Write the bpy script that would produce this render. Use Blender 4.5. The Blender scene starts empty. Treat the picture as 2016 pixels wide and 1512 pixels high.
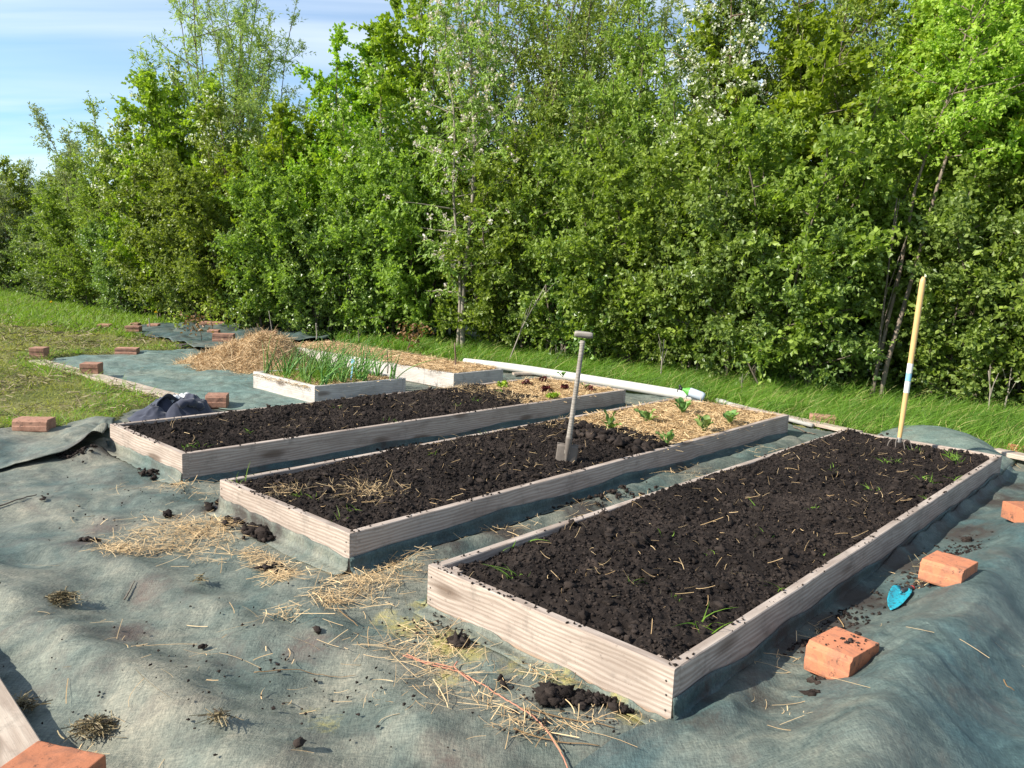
import bpy, bmesh, math, random
import numpy as np
from mathutils import Matrix, Vector

# ------------------------------------------------------------------ camera, sky, sun, exposure
scene = bpy.context.scene
COL = scene.collection
W, H = 2016, 1512
F, PT, RL, ZC = 1543.373, math.radians(8.342), math.radians(2.447), 1.5
cp, sp, cr, sr = math.cos(PT), math.sin(PT), math.cos(RL), math.sin(RL)
FW = np.array([0, cp, -sp]); UP0 = np.array([0, sp, cp]); R0 = np.array([1., 0, 0])
RR = cr*R0 + sr*UP0; UU = -sr*R0 + cr*UP0; CC = np.array([0, 0, ZC])

cam = bpy.data.cameras.new('camera'); camo = bpy.data.objects.new('camera', cam); COL.objects.link(camo)
cam.sensor_fit = 'HORIZONTAL'; cam.sensor_width = 36.0; cam.lens = F/W*36.0
cam.clip_start = 0.05; cam.clip_end = 3000
M = Matrix(((RR[0], UU[0], -FW[0], 0), (RR[1], UU[1], -FW[1], 0), (RR[2], UU[2], -FW[2], ZC), (0, 0, 0, 1)))
camo.matrix_world = M
scene.camera = camo

SUN_EL = math.radians(37); SUN_DIR = np.array([-math.cos(SUN_EL), -0.36, math.sin(SUN_EL)])
wd = bpy.data.worlds.new('World'); scene.world = wd; wd.use_nodes = True
nt = wd.node_tree; nt.nodes.clear()
out = nt.nodes.new('ShaderNodeOutputWorld'); bg = nt.nodes.new('ShaderNodeBackground')
sky = nt.nodes.new('ShaderNodeTexSky'); sky.sky_type = 'NISHITA'; sky.sun_disc = False
sky.sun_elevation = SUN_EL; sky.sun_rotation = math.radians(270); sky.air_density = 1.0; sky.dust_density = 0.3; sky.ozone_density = 0.7
bg.inputs['Strength'].default_value = 0.086
tc = nt.nodes.new('ShaderNodeTexCoord'); sep = nt.nodes.new('ShaderNodeSeparateXYZ')
nt.links.new(tc.outputs['Generated'], sep.inputs[0])
def wm(op, a, b=None):
    n = nt.nodes.new('ShaderNodeMath'); n.operation = op
    for i, v in enumerate((a, b)):
        if v is None: continue
        if isinstance(v, (int, float)): n.inputs[i].default_value = v
        else: nt.links.new(v, n.inputs[i])
    return n.outputs[0]
zz = wm('ADD', wm('MAXIMUM', sep.outputs[2], 0.0), 0.12)
cx = wm('DIVIDE', sep.outputs[0], zz); cy = wm('DIVIDE', sep.outputs[1], zz)
cmb = nt.nodes.new('ShaderNodeCombineXYZ'); nt.links.new(cx, cmb.inputs[0]); nt.links.new(cy, cmb.inputs[1])
mp = nt.nodes.new('ShaderNodeMapping'); mp.inputs['Rotation'].default_value = (0, 0, math.radians(12)); mp.inputs['Scale'].default_value = (0.30, 1.7, 1)
nt.links.new(cmb.outputs[0], mp.inputs[0])
nz = nt.nodes.new('ShaderNodeTexNoise'); nz.inputs['Scale'].default_value = 0.9; nz.inputs['Detail'].default_value = 5; nz.inputs['Roughness'].default_value = 0.5; nz.inputs['Distortion'].default_value = 0.9
nt.links.new(mp.outputs[0], nz.inputs['Vector'])
rp = nt.nodes.new('ShaderNodeValToRGB'); rp.color_ramp.elements[0].position = 0.36; rp.color_ramp.elements[1].position = 0.74
rp.color_ramp.elements[1].color = (0.75, 0.75, 0.75, 1)
nt.links.new(nz.outputs['Fac'], rp.inputs[0])
mx = nt.nodes.new('ShaderNodeMix'); mx.data_type = 'RGBA'
tn = nt.nodes.new('ShaderNodeMix'); tn.data_type = 'RGBA'; tn.blend_type = 'MULTIPLY'; tn.inputs[0].default_value = 1.0; tn.inputs[7].default_value = (.80, 1.02, 1.18, 1)
nt.links.new(sky.outputs[0], tn.inputs[6]); nt.links.new(rp.outputs[0], mx.inputs[0]); nt.links.new(tn.outputs[2], mx.inputs[6]); mx.inputs[7].default_value = (7.8, 8.4, 9.0, 1)
nt.links.new(mx.outputs[2], bg.inputs['Color']); nt.links.new(bg.outputs[0], out.inputs[0])

sl = bpy.data.lights.new('sun', 'SUN'); slo = bpy.data.objects.new('sun', sl); COL.objects.link(slo)
sl.energy = 5.0; sl.angle = math.radians(0.5); sl.color = (1.0, 0.94, 0.83)
slo.rotation_euler = Vector(-SUN_DIR).to_track_quat('-Z', 'Y').to_euler()
slo.location = (-20, 0, 20)
scene.view_settings.view_transform = 'Standard'; scene.view_settings.look = 'None'
scene.view_settings.exposure = 0.78; scene.view_settings.gamma = 1.0; scene.view_settings.use_curve_mapping = False
scene.cycles.max_bounces = 8; scene.cycles.transparent_max_bounces = 8

# ------------------------------------------------------------------ helpers
RNG = np.random.default_rng(7)
def G(px, py, z=0.0):
    d = FW + RR*((px-W/2)/F) + UU*((H/2-py)/F)
    return CC + d*((z-ZC)/d[2])
def atY(px, py, y):
    d = FW + RR*((px-W/2)/F) + UU*((H/2-py)/F)
    return CC + d*(y/d[1])
_pr = np.random.default_rng(3).permutation(4096)
_ga = np.random.default_rng(4).random(4096)*2*np.pi
def pn(x, y, seed=0):
    x = np.asarray(x, float)+seed*17.31; y = np.asarray(y, float)+seed*9.77
    xi = np.floor(x).astype(int); yi = np.floor(y).astype(int); xf = x-xi; yf = y-yi
    def gr(i, j):
        a = _ga[_pr[(_pr[i & 4095]+j) & 4095]]
        return np.cos(a), np.sin(a)
    u = xf**3*(xf*(xf*6-15)+10); v = yf**3*(yf*(yf*6-15)+10)
    def dt(i, j, dx, dy):
        gx, gy = gr(i, j); return gx*dx+gy*dy
    a = dt(xi, yi, xf, yf); b = dt(xi+1, yi, xf-1, yf); c = dt(xi, yi+1, xf, yf-1); d = dt(xi+1, yi+1, xf-1, yf-1)
    return (a+(b-a)*u)*(1-v)+(c+(d-c)*u)*v
def fbm(x, y, oct=4, seed=0, gain=.5):
    s = 0; a = 1; f = 1
    for o in range(oct):
        s = s+a*pn(np.asarray(x)*f, np.asarray(y)*f, seed+o*3); a *= gain; f *= 2.03
    return s
def in_poly(x, y, poly):
    x = np.asarray(x); y = np.asarray(y); c = np.zeros(x.shape, bool); n = len(poly)
    for i in range(n):
        x1, y1 = poly[i][:2]; x2, y2 = poly[(i+1) % n][:2]
        if y1 == y2: continue
        c ^= ((y1 > y) != (y2 > y)) & (x < (x2-x1)*(y-y1)/(y2-y1)+x1)
    return c
def dist_line(x, y, pts):
    """distance to a polyline and the signed side of the nearest piece"""
    x = np.asarray(x, float); y = np.asarray(y, float)
    best = np.full(x.shape, 1e9); side = np.zeros(x.shape)
    for (x1, y1), (x2, y2) in zip(pts[:-1], pts[1:]):
        dx, dy = x2-x1, y2-y1; L = dx*dx+dy*dy
        t = np.clip(((x-x1)*dx+(y-y1)*dy)/L, 0, 1)
        d = np.hypot(x-x1-t*dx, y-y1-t*dy)
        m = d < best; best = np.where(m, d, best)
        side = np.where(m, np.sign((x-x1)*dy-(y-y1)*dx), side)
    return best, side
def gp(lst, z=0.0): return [tuple(G(a, b, z)[:2]) for a, b in lst]

def mesh(name, V, faces, mat=None, parent=None, smooth=True, attrs=None):
    V = np.asarray(V, np.float32)
    if not isinstance(faces, list): faces = [faces]
    me = bpy.data.meshes.new(name)
    me.vertices.add(len(V)); me.vertices.foreach_set('co', V.ravel())
    loops = np.concatenate([f.ravel() for f in faces]).astype(np.int32)
    sizes = np.concatenate([np.full(len(f), f.shape[1], np.int32) for f in faces])
    starts = np.concatenate([[0], np.cumsum(sizes)[:-1]]).astype(np.int32)
    me.loops.add(len(loops)); me.loops.foreach_set('vertex_index', loops)
    me.polygons.add(len(sizes)); me.polygons.foreach_set('loop_start', starts)
    me.polygons.foreach_set('use_smooth', np.full(len(sizes), smooth))
    me.update(calc_edges=True)
    for k, a in (attrs or {}).items():
        at = me.attributes.new(k, 'FLOAT', 'POINT'); at.data.foreach_set('value', np.asarray(a, np.float32))
    if mat: me.materials.append(mat)
    o = bpy.data.objects.new(name, me); COL.objects.link(o)
    if parent: o.parent = parent
    return o
def tag(o, label, cat, group=None, kind=None):
    o['label'] = label; o['category'] = cat
    if group: o['group'] = group
    if kind: o['kind'] = kind
    return o
def struct(o, kind='structure'):
    o['kind'] = kind; return o
def empty(name, loc, rz=0.0):
    o = bpy.data.objects.new(name, None); COL.objects.link(o); o.location = loc; o.rotation_euler = (0, 0, rz); o.empty_display_size = .1
    return o
class MB:
    """collects pieces of one mesh"""
    def __init__(s): s.V = []; s.F = {3: [], 4: []}; s.A = []; s.n = 0
    def add(s, V, F, a=0.0):
        V = np.asarray(V, float).reshape(-1, 3); F = np.asarray(F, int)
        s.V.append(V); s.F[F.shape[1]].append(F+s.n); s.n += len(V)
        s.A.append(np.broadcast_to(np.asarray(a, float), (len(V),)))
    def more(s, F, k):  # faces on the piece added last
        F = np.asarray(F, int); s.F[F.shape[1]].append(F+s.n-k)
    def build(s, name, mat, parent=None, smooth=True):
        fs = [np.concatenate(v) for v in s.F.values() if v]
        return mesh(name, np.concatenate(s.V), fs, mat, parent, smooth, {'tint': np.concatenate(s.A)})
    def tube(s, P, r, k=6, a=0.0, cap=True):
        P = np.asarray(P, float); n = len(P); r = np.broadcast_to(np.asarray(r, float), (n,))
        T = np.gradient(P, axis=0); T /= np.linalg.norm(T, axis=1)[:, None]+1e-12
        ref = np.array([0, 0, 1.]) if abs(T[0][2]) < .9 else np.array([1., 0, 0])
        N = ref-T*(T@ref)[:, None]; N /= np.linalg.norm(N, axis=1)[:, None]+1e-12; B = np.cross(T, N)
        an = np.arange(k)*2*np.pi/k
        V = P[:, None]+r[:, None, None]*(np.cos(an)[None, :, None]*N[:, None]+np.sin(an)[None, :, None]*B[:, None])
        i = np.arange(n-1)[:, None]*k; j = np.arange(k)[None]; j2 = (j+1) % k
        Fq = np.stack([i+j, i+j2, i+k+j2, i+k+j], -1).reshape(-1, 4)
        V = V.reshape(-1, 3)
        if cap:
            V = np.concatenate([V, P[:1], P[-1:]]); m = n*k
            s.add(V, Fq, a)
            jj = np.arange(k); s.more(np.stack([np.full(k, m), (jj+1) % k, jj], -1), len(V))
            s.more(np.stack([np.full(k, m+1), (n-1)*k+jj, (n-1)*k+(jj+1) % k], -1), len(V))
        else: s.add(V, Fq, a)
    def box(s, lo, hi, a=0.0):
        x0, y0, z0 = lo; x1, y1, z1 = hi
        V = [(x0, y0, z0), (x1, y0, z0), (x1, y1, z0), (x0, y1, z0), (x0, y0, z1), (x1, y0, z1), (x1, y1, z1), (x0, y1, z1)]
        s.add(V, [(0, 3, 2, 1), (4, 5, 6, 7), (0, 1, 5, 4), (1, 2, 6, 5), (2, 3, 7, 6), (3, 0, 4, 7)], a)
    def lathe(s, prof, k=14, a=0.0, M=None):
        prof = np.asarray(prof, float); n = len(prof); an = np.arange(k)*2*np.pi/k
        V = np.stack([prof[:, :1]*np.cos(an), prof[:, :1]*np.sin(an), np.repeat(prof[:, 1:], k, 1)], -1).reshape(-1, 3)
        if M is not None: V = V@M[:3, :3].T+M[:3, 3]
        i = np.arange(n-1)[:, None]*k; j = np.arange(k)[None]; j2 = (j+1) % k
        s.add(V, np.stack([i+j, i+j2, i+k+j2, i+k+j], -1).reshape(-1, 4), a)
def grid_faces(nu, nv, mask=None):
    i, j = np.meshgrid(np.arange(nu-1), np.arange(nv-1), indexing='ij')
    f = np.stack([i*nv+j, (i+1)*nv+j, (i+1)*nv+j+1, i*nv+j+1], -1)
    return (f[mask] if mask is not None else f).reshape(-1, 4)
def unit(v): return v/(np.linalg.norm(v, axis=-1, keepdims=True)+1e-12)
def rand_dir(n, rng):
    return unit(rng.normal(size=(n, 3)))
def ribbons(P, D, L, Wd, bend, seg=3, taper=True, rng=RNG, side=None):
    """n flat curved strips: root P, direction D, length L, width Wd, bend = offset of the tip"""
    n = len(P); t = np.linspace(0, 1, seg+1)
    ctr = P[:, None]+D[:, None]*(L[:, None]*t)[..., None]+bend[:, None]*(t**2)[None, :, None]
    if side is None: side = unit(np.cross(D, rand_dir(n, rng)))
    w = Wd[:, None]*((1-t**1.5*.92) if taper else np.ones_like(t))[None]*.5
    V = np.stack([ctr-side[:, None]*w[..., None], ctr+side[:, None]*w[..., None]], 2).reshape(-1, 3)
    base = (np.arange(n)*(seg+1)*2)[:, None]+(np.arange(seg)*2)[None]
    Fq = np.stack([base, base+1, base+3, base+2], -1).reshape(-1, 4)
    return V, Fq, (seg+1)*2

# ------------------------------------------------------------------ materials
class NT:
    def __init__(s, name):
        s.m = bpy.data.materials.new(name); s.m.use_nodes = True; s.t = s.m.node_tree; s.t.nodes.clear()
        s.out = s.n('OutputMaterial'); s.b = s.n('BsdfPrincipled'); s.l(s.b.outputs[0], s.out.inputs[0])
    def n(s, k): return s.t.nodes.new('ShaderNode'+k)
    def l(s, a, b): s.t.links.new(a, b)
    def co(s, kind='Object', scale=(1, 1, 1), rot=(0, 0, 0)):
        c = s.n('TexCoord'); m = s.n('Mapping'); m.inputs['Scale'].default_value = scale; m.inputs['Rotation'].default_value = rot
        s.l(c.outputs[kind], m.inputs[0]); return m.outputs[0]
    def pos(s, scale=(1, 1, 1), rot=(0, 0, 0)):
        c = s.n('NewGeometry'); m = s.n('Mapping'); m.inputs['Scale'].default_value = scale; m.inputs['Rotation'].default_value = rot
        s.l(c.outputs['Position'], m.inputs[0]); return m.outputs[0]
    def noise(s, v, scale, det=4, rough=.55, dist=0):
        n = s.n('TexNoise'); n.inputs['Scale'].default_value = scale; n.inputs['Detail'].default_value = det
        n.inputs['Roughness'].default_value = rough; n.inputs['Distortion'].default_value = dist
        s.l(v, n.inputs['Vector']); return n.outputs['Fac']
    def ramp(s, f, stops):
        r = s.n('ValToRGB'); e = r.color_ramp.elements
        while len(e) < len(stops): e.new(.5)
        for x, (p, c) in zip(e, stops):
            x.position = p; x.color = (c, c, c, 1) if isinstance(c, (int, float)) else (*c, 1)
        s.l(f, r.inputs[0]); return r.outputs[0]
    def mix(s, f, a, b, mode='MIX'):
        m = s.n('Mix'); m.data_type = 'RGBA'; m.blend_type = mode
        for i, v in ((0, f), (6, a), (7, b)):
            if isinstance(v, (int, float)): m.inputs[i].default_value = v if i == 0 else (v, v, v, 1)
            elif isinstance(v, tuple): m.inputs[i].default_value = (*v, 1)
            else: s.l(v, m.inputs[i])
        return m.outputs[2]
    def math(s, op, a, b):
        n = s.n('Math'); n.operation = op
        for i, v in ((0, a), (1, b)):
            if isinstance(v, (int, float)): n.inputs[i].default_value = v
            else: s.l(v, n.inputs[i])
        return n.outputs[0]
    def attr(s, name='tint'):
        a = s.n('Attribute'); a.attribute_name = name; return a.outputs['Fac']
    def orand(s): return s.n('ObjectInfo').outputs['Random']
    def bump(s, h, strength, dist=.01):
        b = s.n('Bump'); b.inputs['Strength'].default_value = strength; b.inputs['Distance'].default_value = dist
        s.l(h, b.inputs['Height']); s.l(b.outputs[0], s.b.inputs['Normal'])
    def set(s, col=None, rough=.7, spec=.3, metal=0):
        if isinstance(col, tuple): s.b.inputs['Base Color'].default_value = (*col, 1)
        elif col is not None: s.l(col, s.b.inputs['Base Color'])
        s.b.inputs['Roughness'].default_value = rough; s.b.inputs['Specular IOR Level'].default_value = spec; s.b.inputs['Metallic'].default_value = metal
        return s.m

def mat_plain(name, col, rough=.6, spec=.3, metal=0, var=.25, scale=30):
    t = NT(name); f = t.noise(t.co(), scale, 5)
    c = t.mix(f, tuple(x*(1-var) for x in col), tuple(min(1, x*(1+var)) for x in col))
    t.bump(f, .2, .003); return t.set(c, rough, spec, metal)
def mat_wood(name, light, dark, orange=0.0):
    t = NT(name); r = t.orand()
    c = t.n('TexCoord'); add = t.n('VectorMath'); add.operation = 'ADD'
    cmb = t.n('CombineXYZ'); t.l(t.math('MULTIPLY', r, 37.0), cmb.inputs[0]); t.l(t.math('MULTIPLY', r, 11.0), cmb.inputs[2]); t.l(t.math('MULTIPLY', r, 23.0), cmb.inputs[1])
    t.l(c.outputs['Object'], add.inputs[0]); t.l(cmb.outputs[0], add.inputs[1])
    def mp(sc):
        m = t.n('Mapping'); m.inputs['Scale'].default_value = sc; t.l(add.outputs[0], m.inputs[0]); return m.outputs[0]
    warp = t.noise(mp((1.3, 5, 5)), 2.2, 3, .6)
    wv = t.n('TexWave'); wv.wave_type = 'BANDS'; wv.bands_direction = 'Z'; wv.inputs['Scale'].default_value = 16
    wv.inputs['Distortion'].default_value = 9; wv.inputs['Detail'].default_value = 2; wv.inputs['Detail Scale'].default_value = .9
    t.l(mp((.16, 1, 1)), wv.inputs['Vector'])
    fine = t.noise(mp((3, 90, 90)), 3, 4, .7)
    vo = t.n('TexVoronoi'); vo.inputs['Scale'].default_value = 1.0; t.l(mp((1.5, 5, 5)), vo.inputs['Vector'])
    knot = t.ramp(vo.outputs['Distance'], [(.0, 1.0), (.11, .85), (.2, 0.0)])
    g = t.math('ADD', t.math('MULTIPLY', wv.outputs['Fac'], .34), t.math('MULTIPLY', fine, .62))
    col = t.mix(t.ramp(g, [(.22, 0.0), (.75, 1.0)]), dark, light)
    col = t.mix(t.math('MULTIPLY', t.ramp(warp, [(.42, 0.0), (.62, 1.0)]), .45), col, tuple(x*.72 for x in dark))
    col = t.mix(t.math('MULTIPLY', knot, .75), col, (.09, .055, .035))
    col = t.mix(t.ramp(t.noise(mp((1, 1, 1)), 9, 5, .7), [(.55, 0.0), (.75, .5)]), col, (.11, .10, .085))
    col = t.mix(t.math('MULTIPLY', t.ramp(t.noise(mp((1, 1, 1)), 42, 5, .75), [(.60, 0.0), (.70, 1.0)]), .45), col, (.06, .045, .036))
    if orange:
        sz = t.n('SeparateXYZ'); t.l(c.outputs['Object'], sz.inputs[0])
        zz = t.math('ADD', sz.outputs[2], t.math('MULTIPLY', warp, .05))
        col = t.mix(t.math('MULTIPLY', t.ramp(t.math('ADD', zz, .5), [(.428, 1.0), (.45, 0.0)]), orange), col, (.33, .19, .09))
    t.bump(t.math('ADD', g, t.math('MULTIPLY', knot, -.4)), .35, .004)
    return t.set(col, .8, .2)
def mat_leaf(name, dark, light, extra=None, trans=.33, rough=.42, spec=.4):
    t = NT(name); a = t.attr(); r = t.orand()
    stops = [(0.0, dark), (1.0, light)] if extra is None else [(0.0, dark), (.8, light), (1.0, extra)]
    c = t.ramp(a, stops)
    hs = t.n('HueSaturation'); hs.inputs['Saturation'].default_value = 1.0
    t.l(t.math('ADD', .485, t.math('MULTIPLY', r, .03)), hs.inputs['Hue']); t.l(t.math('ADD', .82, t.math('MULTIPLY', r, .36)), hs.inputs['Value']); t.l(c, hs.inputs['Color'])
    t.set(hs.outputs[0], rough, spec)
    tr = t.n('BsdfTranslucent'); gm = t.mix(1.0, hs.outputs[0], (1.35, 1.45, .55), 'MULTIPLY'); t.l(gm, tr.inputs[0])
    ms = t.n('MixShader'); ms.inputs[0].default_value = trans
    t.l(t.b.outputs[0], ms.inputs[1]); t.l(tr.outputs[0], ms.inputs[2]); t.l(ms.outputs[0], t.out.inputs[0])
    return t.m
def mat_fabric(name, base, dust):
    t = NT(name); p = t.pos()
    big = t.noise(p, 1.5, 5, .6, .6); mid = t.noise(p, 5.5, 6, .65, .8)
    fib = t.noise(t.pos((6, 1.2, 3), (0, 0, .5)), 24, 4, .7); fib2 = t.noise(t.pos((1.4, 7, 3), (0, 0, .2)), 22, 4, .7)
    speck = t.noise(p, 130, 3, .7)
    f = t.math('MULTIPLY', t.math('ADD', fib, fib2), .5)
    c = t.mix(t.ramp(mid, [(.32, 0.0), (.7, 1.0)]), tuple(x*.60 for x in base), tuple(x*1.30 for x in base))
    dm = t.math('MULTIPLY', t.ramp(big, [(.36, 0.05), (.62, 1.0)]), t.ramp(mid, [(.3, .25), (.62, .95)]))
    dm = t.math('MULTIPLY', dm, t.math('ADD', .25, t.math('MULTIPLY', t.attr('dust'), .75)))
    c = t.mix(dm, c, dust)
    c = t.mix(t.ramp(f, [(.38, .0), (.62, 1.0)]), t.mix(1.0, c, (.58, .62, .64), 'MULTIPLY'), t.mix(1.0, c, (1.3, 1.3, 1.28), 'MULTIPLY'))
    brn = t.noise(t.pos((1, 1, 1), (0, 0, 1.1)), 3.1, 6, .72, 1.2); c = t.mix(t.math('MULTIPLY', t.ramp(brn, [(.52, 0.0), (.70, 1.0)]), .55), c, (.105, .088, .072))
    c = t.mix(t.math('MULTIPLY', t.ramp(speck, [(.6, 0.0), (.72, 1.0)]), .35), c, (.07, .06, .05))
    def patch(an, col, sc, lo, hi, k=1.0):
        nonlocal c
        m = t.ramp(t.math('MULTIPLY', t.attr(an), t.math('ADD', -.35, t.math('MULTIPLY', t.noise(p, sc, 6, .78, .6), 2.3))), [(lo, 0.0), (hi, k)])
        c = t.mix(m, c, col)
    patch('mud_shade', (.050, .038, .032), 9, .25, .75, .9)
    patch('rust', (.12, .075, .062), 7, .35, 1.0, .7)
    patch('moss', (.40, .34, .10), 26, .40, .85, .8)
    t.bump(t.math('ADD', t.math('ADD', f, t.math('MULTIPLY', mid, 1.3)), t.math('MULTIPLY', speck, .3)), .55, .012)
    return t.set(c, .62, .35)
def mat_soil(name):
    t = NT(name); p = t.pos(); a = t.noise(p, 7, 6, .7); b = t.noise(p, 60, 5, .75)
    c = t.ramp(t.math('ADD', t.math('MULTIPLY', a, .5), t.math('MULTIPLY', b, .5)), [(.33, (.011, .008, .0068)), (.50, (.021, .0165, .0145)), (.68, (.062, .048, .040))])
    c = t.mix(t.math('MULTIPLY', t.attr(), .6), c, (.075, .058, .049))
    c = t.mix(1.0, c, t.ramp(t.noise(p, 1.7, 4, .65), [(.35, (.66, .66, .68)), (.65, (1.15, 1.13, 1.12))]), 'MULTIPLY'); t.bump(b, .8, .008); return t.set(c, .95, .12)
def mat_straw(name, a, b, d):
    t = NT(name); c = t.ramp(t.attr(), [(0.0, d), (.35, a), (1.0, b)])
    return t.set(c, .6, .3)
def mat_brick(name, base):
    t = NT(name); p = t.co(); a = t.noise(p, 14, 5, .65); b = t.noise(p, 90, 4, .7); r = t.orand()
    c = t.mix(a, tuple(x*.72 for x in base), tuple(min(1, x*1.2) for x in base))
    c = t.mix(t.ramp(t.noise(p, 9, 6, .75, .8), [(.47, 0.0), (.60, .65)]), c, (.24, .12, .08)); c = t.mix(t.ramp(t.noise(p, 22, 5, .8), [(.58, 0.0), (.64, .8)]), c, (.07, .05, .04))
    c = t.mix(t.ramp(b, [(.62, 0.0), (.7, .5)]), c, (.05, .04, .035))
    hs = t.n('HueSaturation'); t.l(c, hs.inputs['Color']); t.l(t.math('ADD', .85, t.math('MULTIPLY', r, .25)), hs.inputs['Value'])
    t.bump(t.math('ADD', a, b), .35, .004); return t.set(hs.outputs[0], .85, .2)
def mat_bark(name, a, b):
    t = NT(name); p = t.co('Object', (1, 1, .25)); n = t.noise(p, 30, 5, .7); n2 = t.noise(t.co(), 4, 3)
    c = t.mix(t.ramp(n, [(.35, 0.0), (.65, 1.0)]), a, b); c = t.mix(t.math('MULTIPLY', n2, .5), c, tuple(x*.6 for x in a))
    t.bump(n, .5, .01); return t.set(c, .85, .2)

MT = {}
MT['fabric'] = mat_fabric('woven_fabric_dusty', (.086, .122, .108), (.285, .258, .195))
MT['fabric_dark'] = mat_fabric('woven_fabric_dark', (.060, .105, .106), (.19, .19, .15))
MT['fabric_pale'] = mat_fabric('woven_fabric_pale', (.135, .20, .178), (.25, .26, .20))
MT['board'] = mat_wood('weathered_larch', (.52, .435, .37), (.30, .232, .188), .8)
MT['board_pale'] = mat_wood('pale_grey_board', (.58, .54, .50), (.40, .36, .32), .0)
MT['plank'] = mat_wood('light_plank', (.56, .47, .38), (.36, .28, .22), .0)
MT['plank_dark'] = mat_wood('dark_plank', (.16, .13, .11), (.07, .055, .05), .0)
MT['soil'] = mat_soil('dark_compost')
MT['straw'] = mat_straw('straw', (.47, .315, .155), (.70, .52, .29), (.21, .13, .06))
MT['straw_brown'] = mat_straw('straw_brown', (.50, .345, .18), (.72, .53, .31), (.25, .15, .07))
MT['clip'] = mat_straw('dry_clippings', (.15, .115, .06), (.30, .24, .13), (.05, .038, .024))
MT['brick'] = mat_brick('orange_clay', (.52, .20, .105))
MT['brick_dull'] = mat_brick('dull_clay', (.42, .23, .16))
MT['grass'] = mat_leaf('grass_blade', (.055, .13, .014), (.22, .37, .045), (.46, .42, .17), .38, .5, .3)
MT['grass_mown'] = mat_leaf('mown_grass', (.20, .22, .050), (.42, .44, .115), (.48, .42, .20), .34, .6, .2)
MT['bark'] = mat_bark('grey_bark', (.10, .08, .06), (.24, .20, .16))
MT['bark_pale'] = mat_bark('pale_bark', (.22, .19, .15), (.42, .37, .31))
MT['bark_stem'] = mat_bark('stem_bark', (.15, .115, .09), (.31, .25, .20)); MT['bark_red'] = mat_bark('cherry_bark', (.13, .075, .055), (.30, .21, .17))

# ------------------------------------------------------------------ terrain
HEDGE = [(20.0, 1.0), (11.0, 7.0), (7.2, 9.35), (5.4, 10.35), (4.2, 11.7), (2.9, 13.0), (1.6, 14.1), (-.9, 14.9), (-4.0, 15.9), (-8.3, 18.2), (-13, 22.5), (-19, 28.5), (-30, 40), (-90, 100)]
POLY_MAIN = gp([(-500, 1750), (-500, 905), (0, 850), (130, 845), (225, 830), (262, 806), (350, 800), (92, 722), (100, 703), (350, 690), (430, 684), (520, 664), (640, 668),
                (960, 722), (1370, 792), (1440, 806), (1600, 846), (1665, 856), (1740, 862), (1830, 858), (1900, 872), (1960, 896), (2300, 950), (2700, 1750)])
POLY_FAR = gp([(252, 648), (380, 640), (500, 646), (650, 668), (575, 676), (520, 672), (440, 692), (400, 693), (350, 676), (270, 668)])
BEDS = dict(right=((-.334, 3.291), 1.241, 4.943, .740), middle=((-1.696, 4.476), 1.257, 5.26, .724), left=((-3.06, 5.868), 1.226, 5.106, .742),
            onion=((-3.0, 8.985), 1.29, 1.21, .757), white=((-3.57, 12.03), 3.80, .90, .722))
RIDGES = [  # pixel polyline on the ground, height, width on one side, width on the other
    ([(-150, 1100), (0, 1185), (120, 1275), (260, 1365), (420, 1475), (620, 1640)], .062, .12, .19),
    ([(90, 1080), (250, 1120), (420, 1200), (520, 1260)], .030, .12, .14),
    ([(560, 1180), (680, 1280), (760, 1340), (800, 1440)], .035, .10, .14),
    ([(1640, 1700), (1745, 1480), (1830, 1350), (1910, 1235), (1990, 1130), (2080, 1060), (2200, 980)], .135, .20, .24),
    ([(820, 1104), (1100, 1012), (1350, 942), (1560, 872)], .045, .13, .13),
    ([(1395, 1400), (1425, 1350), (1440, 1300)], .075, .10, .12),
    ([(180, 905), (205, 880)], .05, .10, .10),
    ([(100, 880), (160, 856), (190, 838)], .022, .13, .12),
    ([(420, 1010), (470, 1040)], .03, .12, .12),
    ([(1760, 870), (1840, 880), (1920, 902)], .10, .17, .14),
    ([(880, 1440), (1010, 1400), (1130, 1380)], .02, .14, .14),
    ([(0, 1000), (200, 985), (380, 1000)], .022, .14, .2),
]
RIDGES = [(gp(p), h, a, b) for p, h, a, b in RIDGES]
def smooth(a, b, x):
    t = np.clip((x-a)/(b-a), 0, 1); return t*t*(3-2*t)
def Z(x, y):
    x = np.asarray(x, float); y = np.asarray(y, float)
    z = .030*fbm(x*.9, y*.9, 2, 1)+.040*fbm(x*1.9, y*2.5, 2, 5)+.009*fbm(x*7, y*7, 2, 9)
    wr = pn((x*.8+y*.6)*1.6, (x*-.6+y*.8)*9, 21)
    z = z+.011*np.maximum(0, 1-np.abs(wr)*4)*smooth(-.15, .25, pn(x*1.1, y*1.1, 31))
    w2 = pn((x*.5-y*.86)*2.2, (x*.86+y*.5)*7+1.5*pn(x*2, y*2, 25), 23); z = z+.008*np.maximum(0, 1-np.abs(w2)*5)*smooth(-.05, .25, pn(x*1.3+9, y*1.3, 35))
    for p, h, a, b in RIDGES:
        d, s = dist_line(x, y, p); w = np.where(s > 0, a, b)
        z = z+1.3*h*np.exp(-(d/w)**2)*(1+.25*pn(x*3, y*3, 17))
    # flat (slightly low) under and beside the beds
    m = np.zeros(x.shape)
    for (A, w, l, yaw) in BEDS.values():
        dx, dy = x-A[0], y-A[1]; c, s_ = math.cos(yaw), math.sin(yaw)
        u = dx*c-dy*s_; v = dx*s_+dy*c
        dd = np.maximum(np.maximum(-u, u-w), np.maximum(-v, v-l))
        m = np.maximum(m, 1-smooth(0.0, .16, dd))
    return z*(1-m)-.004*m
def Zs(x, y): return float(Z(np.array([x]), np.array([y]))[0])
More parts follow.
